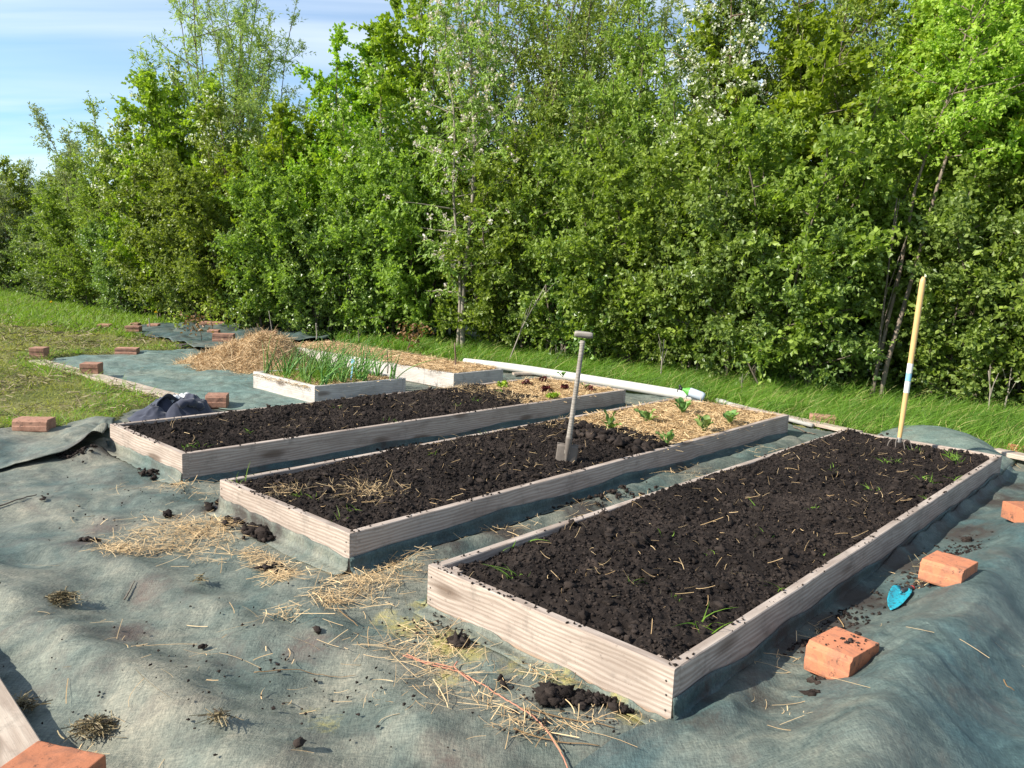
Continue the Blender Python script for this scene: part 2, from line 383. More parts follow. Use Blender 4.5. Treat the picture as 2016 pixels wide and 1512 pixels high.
def gz(px, py, z0=0.0):  # ground point seen at a photo pixel, following the terrain
    p = G(px, py, z0)
    for _ in range(4): p = G(px, py, Zs(p[0], p[1])+z0)
    return p

def lawn_z(x, y):
    fab = in_poly(x, y, POLY_MAIN) | in_poly(x, y, POLY_FAR)
    z = .03+.03*fbm(x*.6, y*.6, 3, 40)+.012*fbm(x*3, y*3, 2, 44)
    r = np.hypot(x, y)
    return np.where(fab, -.09, z*np.clip(60/np.maximum(r, 1), 0, 1))
def lawn():
    xs = np.concatenate([[-900, -300, -120, -60], np.arange(-32, 14, .12), [20, 60, 120, 300, 900]])
    ys = np.concatenate([[-300, -60, -10, -2], np.arange(0, 36, .12), [45, 80, 160, 400, 1200]])
    X, Y = np.meshgrid(xs, ys, indexing='ij')
    V = np.stack([X, Y, lawn_z(X, Y)], -1).reshape(-1, 3)
    t = NT('lawn_soil'); p = t.pos(); a = t.noise(p, .9, 5, .6); b = t.noise(p, 14, 6, .7)
    c = t.mix(t.ramp(a, [(.4, 0.0), (.6, 1.0)]), (.13, .16, .040), (.26, .25, .10)); c = t.mix(t.ramp(b, [(.42, 0.0), (.62, 1.0)]), t.mix(1.0, c, (.5, .5, .45), 'MULTIPLY'), c)
    t.bump(b, .8, .03)
    struct(mesh('ground', V, grid_faces(len(xs), len(ys)), t.set(c, .9, .15)))
lawn()
def hill():
    n = 160; xs = np.linspace(-700, 500, n); top = 30+16*np.exp(-((xs+330)/170)**2)+5*fbm(xs*.012, xs*0+.3, 4, 3)+1.6*pn(xs*.25, xs*0, 8)
    rows = []
    for k, t in enumerate(np.linspace(0, 1, 14)):
        rows.append(np.stack([xs, 420+t*170+6*pn(xs*.05, xs*0+k, 5), np.where(t < .7, top*np.sin(t/.7*math.pi/2), top)-2+1.2*pn(xs*.2, xs*0+k*.9, 6)], -1))
    t = NT('far_wooded_hill'); a = t.noise(t.pos(), .06, 6, .7)
    struct(mesh('hills', np.stack(rows, 1).reshape(-1, 3), grid_faces(n, 14), t.set(t.ramp(a, [(.35, (.045, .075, .06)), (.65, (.10, .14, .09))]), .9, .1)))
hill()

# ------------------------------------------------------------------ weed fabric sheets
def patches(x, y, pts):
    m = np.zeros(np.shape(x))
    for px, py, rx, k in pts:
        p = G(px, py); s = rx*np.hypot(p[0], p[1])/F*1.0
        d = np.hypot((x-p[0]), (y-p[1])*.8)/max(s, .02)
        m = np.maximum(m, k*np.exp(-d*d))
    return m
MOSS = [(800, 1235, 60, 1), (880, 1270, 60, 1.1), (930, 1290, 45, 1), (760, 1215, 40, .9), (1010, 1315, 60, .7), (1080, 1330, 50, .7), (880, 1330, 50, .8), (640, 1430, 60, .7), (610, 1400, 50, .6),
        (1110, 1350, 60, .8), (1240, 1420, 45, .9), (1180, 1390, 45, .7), (830, 1190, 40, .8), (560, 1140, 60, .5), (670, 1105, 40, .6), (1215, 1385, 40, .8), (910, 1470, 60, .45)]
RUST = [(290, 1165, 60, 1), (260, 1255, 55, 1.1), (605, 1280, 55, 1.1), (620, 1290, 45, 1), (880, 1500, 80, 1), (200, 1040, 50, 1), (340, 1130, 50, .6), (660, 1290, 40, .7), (1060, 1390, 70, .6), (160, 1080, 60, .8), (720, 1470, 40, .6)]
MUD_SHADE = [(760, 1010, 90, .7), (850, 985, 90, .8), (950, 965, 80, .8), (1060, 940, 80, .8), (1180, 905, 80, .8), (1280, 880, 70, .8), (1400, 850, 70, .8), (480, 925, 60, .7), (600, 900, 60, .7), (700, 880, 60, .8), (1440, 1310, 70, .8), (1380, 1380, 50, .8), (1520, 1230, 70, .9), (1760, 1080, 70, .9), (1860, 1010, 60, .9), (1490, 1380, 80, .7), (1400, 1440, 70, .6), (1640, 1240, 60, 1.2), (1700, 1190, 70, 1.2), (1780, 1120, 70, 1.1), (1560, 1280, 60, 1.1), (1850, 1150, 45, .9), (1900, 1060, 60, 1.0), (1960, 990, 60, 1.0), (1990, 960, 50, 1.0),  # mud stains; patches along the bed gaps also paint in the shade there
       (1080, 1390, 45, 1.0), (1150, 1400, 60, .9), (1000, 1060, 80, .9), (1150, 1010, 80, .9), (880, 1090, 60, .8), (1350, 930, 60, .8), (500, 1040, 40, .9), (560, 1060, 40, .9), (430, 1000, 40, 1.0), (160, 1075, 50, .8), (140, 1080, 40, .6), (90, 900, 60, .3), (170, 900, 50, .9),
       (760, 880, 60, .8), (900, 850, 60, .8), (1080, 800, 50, .8), (700, 930, 50, .6), (880, 1275, 30, .9), (480, 1030, 50, 1.0), (530, 1050, 40, 1.0), (330, 925, 40, .7)]
def fab_attrs(V):
    x, y = V[:, 0], V[:, 1]
    return {'moss': patches(x, y, MOSS), 'rust': patches(x, y, RUST), 'mud_shade': patches(x, y, MUD_SHADE), 'dust': np.clip(.55+.9*fbm(x*.5, y*.5, 2, 60)+.5*smooth(9, 5, y)*smooth(2.0, .8, x), 0, 1)}
def main_fabric():
    st = .028
    xs = np.arange(-8.2, 8.0, st); ys = np.arange(.7, 13.4, st)
    X, Y = np.meshgrid(xs, ys, indexing='ij')
    V = np.stack([X, Y, Z(X, Y)], -1).reshape(-1, 3)
    cx_, cy_ = X[:-1, :-1]+st/2, Y[:-1, :-1]+st/2
    keep = in_poly(cx_, cy_, POLY_MAIN)
    o = mesh('weed_fabric', V, grid_faces(len(xs), len(ys), keep), MT['fabric'], attrs=fab_attrs(V))
    tag(o, 'large dusty green weed fabric spread under all the raised beds, stained and littered with straw', 'weed fabric')
main_fabric()
def resample(pts, n):
    P = np.asarray(pts, float); d = np.concatenate([[0], np.cumsum(np.linalg.norm(np.diff(P, axis=0), axis=1))])
    # smooth interpolation (Catmull-Rom through resampled chord)
    t = np.linspace(0, d[-1], n); lin = np.stack([np.interp(t, d, P[:, k]) for k in range(P.shape[1])], -1)
    k = max(1, n//40)
    for _ in range(2):
        pad = np.concatenate([np.repeat(lin[:1], k, 0), lin, np.repeat(lin[-1:], k, 0)])
        sm = np.stack([np.convolve(pad[:, c], np.ones(2*k+1)/(2*k+1), 'valid') for c in range(lin.shape[1])], -1)
        sm[0] = lin[0]; sm[-1] = lin[-1]; lin = sm
    return lin
def loft(name, c1, c2, nu, nv, mat, zf, label, cat='weed fabric', thick=.004):
    a = resample(c1, nu); b = resample(c2, nu); t = np.linspace(0, 1, nv)**1.0
    XY = a[:, None]*(1-t)[None, :, None]+b[:, None]*t[None, :, None]
    U = np.repeat(np.linspace(0, 1, nu)[:, None], nv, 1); T = np.repeat(t[None], nu, 0)
    Zz = zf(XY[..., 0], XY[..., 1], U, T)
    V = np.concatenate([XY[..., :2], Zz[..., None]], -1).reshape(-1, 3)
    o = mesh(name, V, grid_faces(nu, nv), mat, attrs=fab_attrs(V))
    md = o.modifiers.new('thickness', 'SOLIDIFY'); md.thickness = thick; md.offset = 1
    return tag(o, label, cat)
# upper left sheet whose raised edge makes the black line
lowE = [(-300, 938), (-100, 926), (0, 918), (60, 911), (110, 902), (150, 889), (185, 868), (211, 851)]
lz = [.014, .015, .017, .02, .03, .055, .09, .12]
low_c = [G(a, b, z)[:2] for (a, b), z in zip(lowE, lz)]
up_c = gp([(-300, 880), (-100, 862), (0, 852), (50, 851), (100, 848), (145, 840), (185, 832), (228, 828)])
lift = resample([(i/7.0, z) for i, z in enumerate(lz)], 160)[:, 1]
def zB(x, y, U, T):
    L = np.interp(U.ravel(), np.linspace(0, 1, 160), lift).reshape(U.shape)
    e = np.exp(-(T/(.12+.3*smooth(.5, 1, U)))**2)
    return Z(x, y)+.012*(1-e)+e*L+.015*smooth(.80, 1, U)*smooth(.2, .7, T)*(1-smooth(.9, 1, T))
loft('weed_fabric', low_c, up_c, 160, 40, MT['fabric'], zB, 'weathered fabric flap with a raised dark edge, lapping the left bed beside the lawn')
# right front sheet
bA, bw, bl, by = BEDS['right']
def bedpt(key, u, v, z=0.0):
    A, w, l, yaw = BEDS[key]; c, s = math.cos(yaw), math.sin(yaw)
    return np.array([A[0]+u*c+v*s, A[1]-u*s+v*c, z])
Bc = bedpt('right', bw+.012, -.005); Cc = bedpt('right', bw+.012, bl+.3)
e1 = gp([(1000, 1640), (1060, 1570), (1120, 1514), (1160, 1484), (1205, 1463), (1260, 1452), (1290, 1444)])+[tuple(Bc[:2])]+[tuple((Bc+(Cc-Bc)*k)[:2]) for k in (.12, .3, .5, .75, 1)]
e2 = gp([(1300, 1800), (1500, 1820), (1700, 1830), (1900, 1840), (2150, 1800), (2500, 1700), (2700, 1560), (2750, 1420), (2700, 1280), (2600, 1160), (2500, 1060), (2420, 1000), (2330, 945)])
def zE(x, y, U, T):
    edge = np.exp(-(T/.03)**2)
    climb = smooth(.45, .52, U)*np.exp(-(T*3.2/.07)**2)*.045*(1+.8*pn(U*30, T*0, 3))
    return Z(x, y)+.013+.012*edge*(1-smooth(.42, .5, U))*(1+pn(U*40, T*0, 4))+climb
loft('weed_fabric', e1, e2, 420, 220, MT['fabric_dark'], zE, 'clean dark teal fabric sheet bulging along the right side of the front bed under bricks')
# cleaner pale sheet at back left, beside the straw heap
c1 = gp([(96, 716), (180, 740), (280, 770), (400, 800), (470, 808)]); c2 = gp([(112, 704), (240, 699), (350, 691), (470, 680), (640, 674), (720, 690)])
def zC(x, y, U, T): return Z(x, y)+.012+.012*np.maximum(0, pn(x*2.2+y, y*5, 71))
c1 = gp([(96, 716), (180, 740), (280, 770), (370, 795), (470, 812), (600, 800), (760, 790)])
c2 = gp([(112, 704), (240, 699), (350, 691), (430, 685), (520, 678), (620, 690), (800, 738)])
loft('weed_fabric', c1, c2, 200, 120, MT['fabric_pale'], zC, 'pale teal fabric lying flat between the long plank, the straw heap and the onion bed')
# far rumpled sheet
f1 = gp([(256, 652), (275, 667), (330, 676), (395, 694), (450, 690), (530, 676), (640, 676)]); f2 = gp([(262, 647), (320, 643), (400, 639), (450, 640), (500, 645), (570, 655), (655, 668)])
def zF(x, y, U, T): return .05+.10*np.abs(fbm(x*1.3, y*.8, 3, 81))+.05*np.maximum(0, pn(x*3, y*2, 83))
loft('weed_fabric', f1, f2, 160, 60, MT['fabric_dark'], zF, 'rumpled dark fabric weighed down by bricks at the far left near the hedge foot')
# sheet behind the front bed near the fork
g1 = [tuple(bedpt('right', .45+.1*k, bl+.02)[:2]) for k in range(9)]; g2 = gp([(1730, 852), (1780, 846), (1820, 847), (1860, 855), (1900, 866), (1935, 882), (1965, 899), (1985, 906), (2000, 912)])
def zG(x, y, U, T): return .02+.15*np.sin(np.pi*np.clip(U, 0, 1))**.6*np.sin(np.pi*np.clip(T*.8+.12, 0, 1))+.012*fbm(x*4, y*4, 2, 91)
loft('weed_fabric', g1, g2, 90, 40, MT['fabric_pale'], zG, 'smooth hump of grey green fabric behind the front bed, against the long grass')

# ------------------------------------------------------------------ raised beds
def board_mesh(L, th, h, rng, seg=30):
    ch = .004; y, z = th/2, h/2
    prof = np.array([(-y, -z+ch), (-y+ch, -z), (y-ch, -z), (y, -z+ch), (y, z-ch), (y-ch, z), (-y+ch, z), (-y, z-ch)])
    xs = np.linspace(-L/2, L/2, seg+1); k = rng.random()*50
    P = np.zeros((seg+1, 8, 3)); P[..., 0] = xs[:, None]; P[..., 1] = prof[:, 0]+.0025*pn(xs*1.1+k, xs*0)[:, None]
    P[..., 2] = prof[:, 1]+np.where(prof[:, 1] > 0, 1, 0)[None]*(.003*pn(xs*2+k, xs*0+3)+.0012*pn(xs*23+k, xs*0+7))[:, None]
    i = np.arange(seg)[:, None]*8; j = np.arange(8)[None]; j2 = (j+1) % 8
    Fq = np.stack([i+j, i+j2, i+8+j2, i+8+j], -1).reshape(-1, 4)
    caps = [np.array([[0, 7, 6, 5], [0, 5, 4, 3], [0, 3, 2, 1]]), np.array([[0, 1, 2, 3], [0, 3, 4, 5], [0, 5, 6, 7]])+seg*8]
    return P.reshape(-1, 3), np.concatenate([Fq]+caps)
def put_board(name, L, th, h, mat, parent, loc, rz=0.0, rng=RNG):
    V, Fq = board_mesh(L, th, h, rng); o = mesh(name, V, Fq, mat, parent, smooth=False)
    o.location = loc; o.rotation_euler = (0, 0, rz); return o
BH, TH = .2, .044
def make_bed(key, label, mat, skirts=(), posts=True, screws=False):
    A, w, l, yaw = BEDS[key]
    r = empty('raised_bed', (A[0], A[1], 0), -yaw); tag(r, label, 'raised bed', 'timber raised beds')
    put_board('end_board', w, TH, BH, mat, r, (w/2, TH/2, BH/2)); put_board('end_board', w, TH, BH, mat, r, (w/2, l-TH/2, BH/2), math.pi)
    ls = l-2*TH-.002
    put_board('side_board', ls, TH, BH, mat, r, (TH/2+.001, l/2, BH/2-.002), math.pi/2); put_board('side_board', ls, TH, BH, mat, r, (w-TH/2-.001, l/2, BH/2-.002), -math.pi/2)
    if posts:
        for x in (TH+.038, w-TH-.038):
            for y in (TH+.034, l-TH-.034):
                o = put_board('corner_post', .172, .062, .068, mat, r, (x, y, .094)); o.rotation_euler = (0, math.pi/2, 0)
    if screws:
        for x in (.022, w-.024):
            for z in (.045, .10, .15):
                m = MB(); m.lathe([(.0001, .0012), (.0036, .0012), (.0042, 0), (.0042, -.004)], 10)
                o = m.build('screw', mat_screw, r); o.rotation_euler = (math.pi/2, 0, 0); o.location = (x+.004*RNG.normal(), -.0005, z)
    for side, h0, h1, amp in skirts:
        n = 90; s = np.linspace(0, 1, n)
        hh = np.clip(h0+(h1-h0)*s+amp*fbm(s*7, s*0+h0*9, 3, int(h0*100)+len(key)), .012, .17)
        prof = [(.0035, 1.0), (.006, .75), (.008, .45), (.014, .22), (.035, .06), (.085, 0)]
        V = []
        for off, k in prof:
            d = off+.003*pn(s*16, s*0+k*2, 7)*(1 if k < .9 else 0)
            if side == 'front': x, y = w*s, -d
            elif side == 'right': x, y = w+d, l*s
            elif side == 'left': x, y = -d, l*s
            V.append(np.stack([x, y, k*hh], -1))
        V = np.stack(V, 1)
        c, s_ = math.cos(yaw), math.sin(yaw)
        wx = A[0]+V[..., 0]*c+V[..., 1]*s_; wy = A[1]-V[..., 0]*s_+V[..., 1]*c
        kk = np.array([k for _, k in prof])[None]
        V[..., 2] += np.where(kk < .3, (Z(wx, wy)+.006)*(1-kk/.3), 0)
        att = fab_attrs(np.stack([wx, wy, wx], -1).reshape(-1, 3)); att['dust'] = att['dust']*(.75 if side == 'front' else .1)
        o = mesh('fabric_skirt', V.reshape(-1, 3), grid_faces(n, len(prof)), MT['fabric' if side == 'front' else 'fabric_dark'], r, attrs=att)  # side skirts: less dust, plus darker cloth that paints in their shade
        md = o.modifiers.new('thickness', 'SOLIDIFY'); md.thickness = .002
    return r
mat_screw = mat_plain('rusty_screw', (.09, .075, .065), .6, .3, .6)
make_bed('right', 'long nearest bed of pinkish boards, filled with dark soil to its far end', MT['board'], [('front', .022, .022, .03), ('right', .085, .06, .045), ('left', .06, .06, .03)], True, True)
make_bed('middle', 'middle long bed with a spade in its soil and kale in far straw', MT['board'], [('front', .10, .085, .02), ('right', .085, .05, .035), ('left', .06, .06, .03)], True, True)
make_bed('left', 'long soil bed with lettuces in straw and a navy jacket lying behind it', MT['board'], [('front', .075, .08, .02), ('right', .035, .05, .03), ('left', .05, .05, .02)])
make_bed('onion', 'small square whitish bed full of tall green onions', MT['board_pale'], [])
make_bed('white', 'narrow whitish bed of straw mulch at the back, before the long grass', MT['board_pale'], [])

# ------------------------------------------------------------------ soil, straw mulch
def ico(sub=1):
    bm = bmesh.new(); bmesh.ops.create_icosphere(bm, subdivisions=sub, radius=1.0)
    V = np.array([v.co[:] for v in bm.verts]); Fc = np.array([[v.index for v in f.verts] for f in bm.faces]); bm.free(); return V, Fc
ICO1, ICO2 = ico(1), ico(2)
def clods(P, S, rng, fine=True):
    """lumps of radius S at points P (numpy), each deformed differently"""
    V0, F0 = ICO2 if fine else ICO1
    n = len(P); k = len(V0)
    V = np.repeat(V0[None], n, 0)
    for f, a in ((1.6, .28), (3.3, .24), (6.5, .16)):
        ph = rng.random((n, 1, 3))*6.3; fr = f*(1+rng.random((n, 1, 3)))
        d = np.sin(V0[None]*fr+ph)
        V = V*(1+a*(d[..., :1]*d[..., 1:2]+d[..., 2:]*.6))
    V = V*(1+rng.normal(0, .20, (n, k, 1)))
    V = V*S[:, None, None]*(np.array([1, 1, .8])+rng.normal(0, .16, (n, 1, 3)))
    a = rng.random(n)*6.28; c, s = np.cos(a)[:, None], np.sin(a)[:, None]
    V = np.stack([V[..., 0]*c-V[..., 1]*s, V[..., 0]*s+V[..., 1]*c, V[..., 2]], -1)+P[:, None]
    Fc = (F0[None]+(np.arange(n)*k)[:, None, None]).reshape(-1, 3)
    return V.reshape(-1, 3), Fc, k
def to_world(key, u, v, z):
    A, w, l, yaw = BEDS[key]; c, s = math.cos(yaw), math.sin(yaw)
    return np.stack([A[0]+u*c+v*s, A[1]-u*s+v*c, z], -1)
def to_bed(key, x, y):
    A, w, l, yaw = BEDS[key]; c, s = math.cos(yaw), math.sin(yaw); dx, dy = x-A[0], y-A[1]
    return dx*c-dy*s, dx*s+dy*c
SOILH = {}
def soil_height(key):
    A, w, l, yaw = BEDS[key]; sd = {'right': 1, 'middle': 2, 'left': 3}.get(key, 4)
    def f(u, v):
        e = np.minimum(np.minimum(u, w-u), np.minimum(v, l-v))
        b = .150+.030*smooth(0, .25, e)+.022*fbm(u*2.6, v*2.6, 3, 100+sd)
        b = b+.028*smooth(.35, .02, u)*smooth(.5, 1.3, v)+.006
        bil = 1-np.abs(pn(u*17, v*17, 110+sd))*2; bil2 = 1-np.abs(pn(u*41, v*41, 120+sd))*2; bil3 = pn(u*80, v*80, 130+sd)
        return b+.021*bil+.014*bil2+.009*bil3-.010
    return f
for k in ('right', 'middle', 'left', 'onion', 'white'): SOILH[k] = soil_height(k)
def make_soil(key, v0, v1, label, nclod, bigline=None):
    A, w, l, yaw = BEDS[key]; rng = np.random.default_rng(len(key)*11); f = SOILH[key]
    st = .009; u = np.arange(TH+.003, w-TH-.002, st); v = np.arange(v0, v1, st)
    Ug, Vg = np.meshgrid(u, v, indexing='ij'); Zg = f(Ug, Vg)
    V = to_world(key, Ug, Vg, Zg).reshape(-1, 3)
    mb = MB(); mb.add(V, grid_faces(len(u), len(v)), .0)
    def scatter(n, smin, smax, fine, p=2.2, region=None):
        uu = rng.uniform(TH+.01, w-TH-.01, n); vv = rng.uniform(v0, v1, n)
        if region is not None: uu, vv = region(n)
        s = smin+(smax-smin)*rng.random(n)**p
        Vc, Fc, k = clods(to_world(key, uu, vv, f(uu, vv)+s*.35), s, rng, fine)
        mb.add(Vc, Fc, np.repeat(rng.random(n)**2*.8, k))
    scatter(int(nclod*2), .0025, .0085, False, 1.4); scatter(nclod//10, .007, .024, True, 3.0)
    # crumbs spilled on the board tops
    n = 260; uu = np.concatenate([rng.uniform(0, w, n//3), rng.uniform(w-TH, w, n//2), rng.uniform(0, TH, n//3)]); vv = np.concatenate([rng.uniform(0, TH, n//3), rng.uniform(0, v1, n//2), rng.uniform(0, v1, n//3)])
    m = (pn(uu*3, vv*3, 140) > -.05); uu, vv = uu[m], vv[m]; s = rng.uniform(.002, .007, len(uu))
    Vc, Fc, k = clods(to_world(key, uu, vv, np.full(len(uu), BH+.002)), s, rng, False); mb.add(Vc, Fc, np.repeat(rng.random(len(uu))*.5, k))
    if bigline is not None:
        n = 160; q = rng.random(n); uu = bigline[0][0]+(bigline[1][0]-bigline[0][0])*q+rng.normal(0, .06, n); vv = bigline[0][1]+(bigline[1][1]-bigline[0][1])*q+rng.normal(-.10, .09, n)
        uu = np.clip(uu, TH+.02, w-TH-.02); s = rng.uniform(.010, .036, n)
        Vc, Fc, k = clods(to_world(key, uu, vv, f(uu, np.minimum(vv, v1))+s*.5+.01), s, rng, True); mb.add(Vc, Fc, np.repeat(rng.random(n)**2*.8, k))
    return tag(mb.build('soil', MT['soil'], None, True), label, 'soil', None, 'stuff')
mA = to_bed('middle', *G(1118, 842, .18)[:2]); mB = to_bed('middle', *G(1312, 890, .18)[:2])
lA = to_bed('left', *G(880, 762, .18)[:2]); lB = to_bed('left', *G(1030, 792, .18)[:2])
make_soil('right', TH+.003, BEDS['right'][2]-TH-.003, 'crumbly black soil filling the nearest raised bed', 9000)
make_soil('middle', TH+.003, max(mA[1], mB[1])+.25, 'crumbly black soil with straw wisps in the middle bed', 7000, (mA, mB))
make_soil('left', TH+.003, max(lA[1], lB[1])+.3, 'crumbly black soil in the long left bed beside the jacket', 6000)

def straw_on(name, fz, U, V2, mapw, n, label, mat='straw', lmin=.07, lmax=.2, up=.12, wd=.0042, seed=0, rise=.02, parent_kind='stuff', extra=None):
    rng = np.random.default_rng(seed+50); mb = MB()
    if extra: extra(mb)
    u, v = U(n, rng) if callable(U) else (U, V2)
    P = mapw(u, v, fz(u, v)+rng.random(len(u))**2*rise)
    D = rand_dir(len(u), rng); D[:, 2] = np.abs(D[:, 2])*up*rng.random(len(u)); D = unit(D)
    L = rng.uniform(lmin, lmax, len(u)); bend = rng.normal(0, .25, (len(u), 3))*L[:, None]; bend[:, 2] = -np.abs(bend[:, 2])*.3
    Vr, Fr, k = ribbons(P-D*L[:, None]*.5, D, L, rng.uniform(.6, 1.3, len(u))*wd, bend, 3, False, rng)
    mb.add(Vr, Fr, np.repeat(rng.random(len(u)), k))
    return tag(mb.build(name, MT[mat]), label, 'straw', None, parent_kind)
def mulch(key, a, b, n, label, lift=.0, seed=0, mat='straw', v1=None):
    A, w, l, yaw = BEDS[key]
    e1_, e2_ = l-TH-.01, None
    def base(u, v): return .178+lift+.020*fbm(u*3, v*3, 3, 150+seed)+.010*fbm(u*11, v*11, 2, 155+seed)+.02*smooth(.3, 0, u)*0
    def edge(u): return a[1]+(b[1]-a[1])*np.clip((u-a[0])/(b[0]-a[0]+1e-9), 0, 1)+.05*pn(u*6, u*0, 8)
    def ext(mb):
        nu, nv = 90, 200; ug = np.linspace(TH+.004, w-TH-.004, nu); T = np.linspace(0, 1, nv)
        Ug = np.repeat(ug[:, None], nv, 1); Vg = edge(ug)[:, None]*(1-T)+e1_*T
        Zg = base(Ug, Vg)-.012+.010*(1-np.abs(pn(Ug*26, Vg*26, 3))*2)-.03*np.exp(-((T*(e1_-a[1]))/.05)**2)[None]
        Vv = mapw(Ug, Vg, Zg).reshape(-1, 3)
        mb.add(Vv, grid_faces(nu, nv), .30+.5*np.clip(.5+pn(Vv[:, 0]*30, Vv[:, 1]*30, 2), 0, 1))
    def mapw(u, v, z): return to_world(key, u, v, z)
    def samp(n, rng):
        u = rng.uniform(TH+.02, w-TH-.02, n); e = edge(u); v = e-.06+(e1_-e+.06)*rng.random(n); return u, np.minimum(v, e1_)
    o = straw_on('straw_mulch', base, samp, None, mapw, n, label, mat, .05, .16, .5, .0040, seed, .022, 'stuff', ext)
    return base
mul_mid = mulch('middle', mA, mB, 16000, 'golden straw mulch round the kale at the far end of the middle bed', .004, 1)
mul_left = mulch('left', lA, lB, 9000, 'straw mulch round the lettuces at the far end of the left bed', .004, 2)
mul_on = mulch('onion', (0, TH+.01), (BEDS['onion'][1], TH+.01), 6000, 'straw mulch under the onions in the small square bed', -.01, 3)
def wbase_seed(): return mulch('white', (0, TH+.01), (BEDS['white'][1], TH+.01), 13000, 'uneven straw mulch heaped in the narrow back bed', .03, 4, 'straw_brown')
mul_wh = wbase_seed()

def straw_heap():
    c = G(500, 722); mb = MB(); rng = np.random.default_rng(9)
    def hz(x, y):
        dx, dy = x-c[0], y-c[1]; u = dx*.93+dy*.1; v = dy
        main = .47*np.exp(-((np.maximum(0, np.hypot((u-.16)/.50, v/.55))**2.6)))
        tail = .30*np.exp(-(np.hypot((u+.20)/.52, v/.55))**2.6)
        tail2 = .12*np.exp(-(np.hypot((u+.58)/.34, v/.40))**2.4)
        z = np.maximum(np.maximum(main, tail), tail2)
        return z*(1+.22*fbm(x*4, y*4, 3, 200))+.035*fbm(x*9, y*9, 2, 205)*smooth(.02, .15, z)-.035
    xs = np.linspace(-1.15, 1.25, 150); X, Y = np.meshgrid(c[0]+xs, c[1]+xs, indexing='ij'); Zg = hz(X, Y)
    Vv = np.stack([X, Y, Zg], -1).reshape(-1, 3); keep = (Zg[:-1, :-1] > -.025)
    mb.add(Vv, grid_faces(150, 150, keep), .1+.35*np.clip(.5+pn(Vv[:, 0]*25, Vv[:, 1]*25+Vv[:, 2]*25, 2), 0, 1))
    n = 55000; x = c[0]+rng.uniform(-1.1, 1.2, n); y = c[1]+rng.uniform(-1.1, 1.1, n); z = hz(x, y); m = z > -.012; x, y, z = x[m], y[m], z[m]; n = len(x)
    e = .02; nx = -(hz(x+e, y)-hz(x-e, y))/(2*e); ny = -(hz(x, y+e)-hz(x, y-e))/(2*e); N = unit(np.stack([nx, ny, np.ones(n)], -1))
    D = rand_dir(n, rng); D = unit(D-N*(np.sum(D*N, 1)*.92)[:, None]); L = rng.uniform(.06, .20, n)
    P = np.stack([x, y, z], -1)+N*(rng.random(n)**3*.02)[:, None]; bend = rng.normal(0, .28, (n, 3))*L[:, None]
    Vr, Fr, k = ribbons(P-D*L[:, None]*.5, D, L, rng.uniform(.0022, .0048, n), bend, 3, False, rng); mb.add(Vr, Fr, np.repeat(rng.random(n), k))
    tag(mb.build('straw_heap', MT['straw_brown']), 'brown heap of loose straw on the pale fabric beside the onion bed', 'straw heap')
straw_heap()

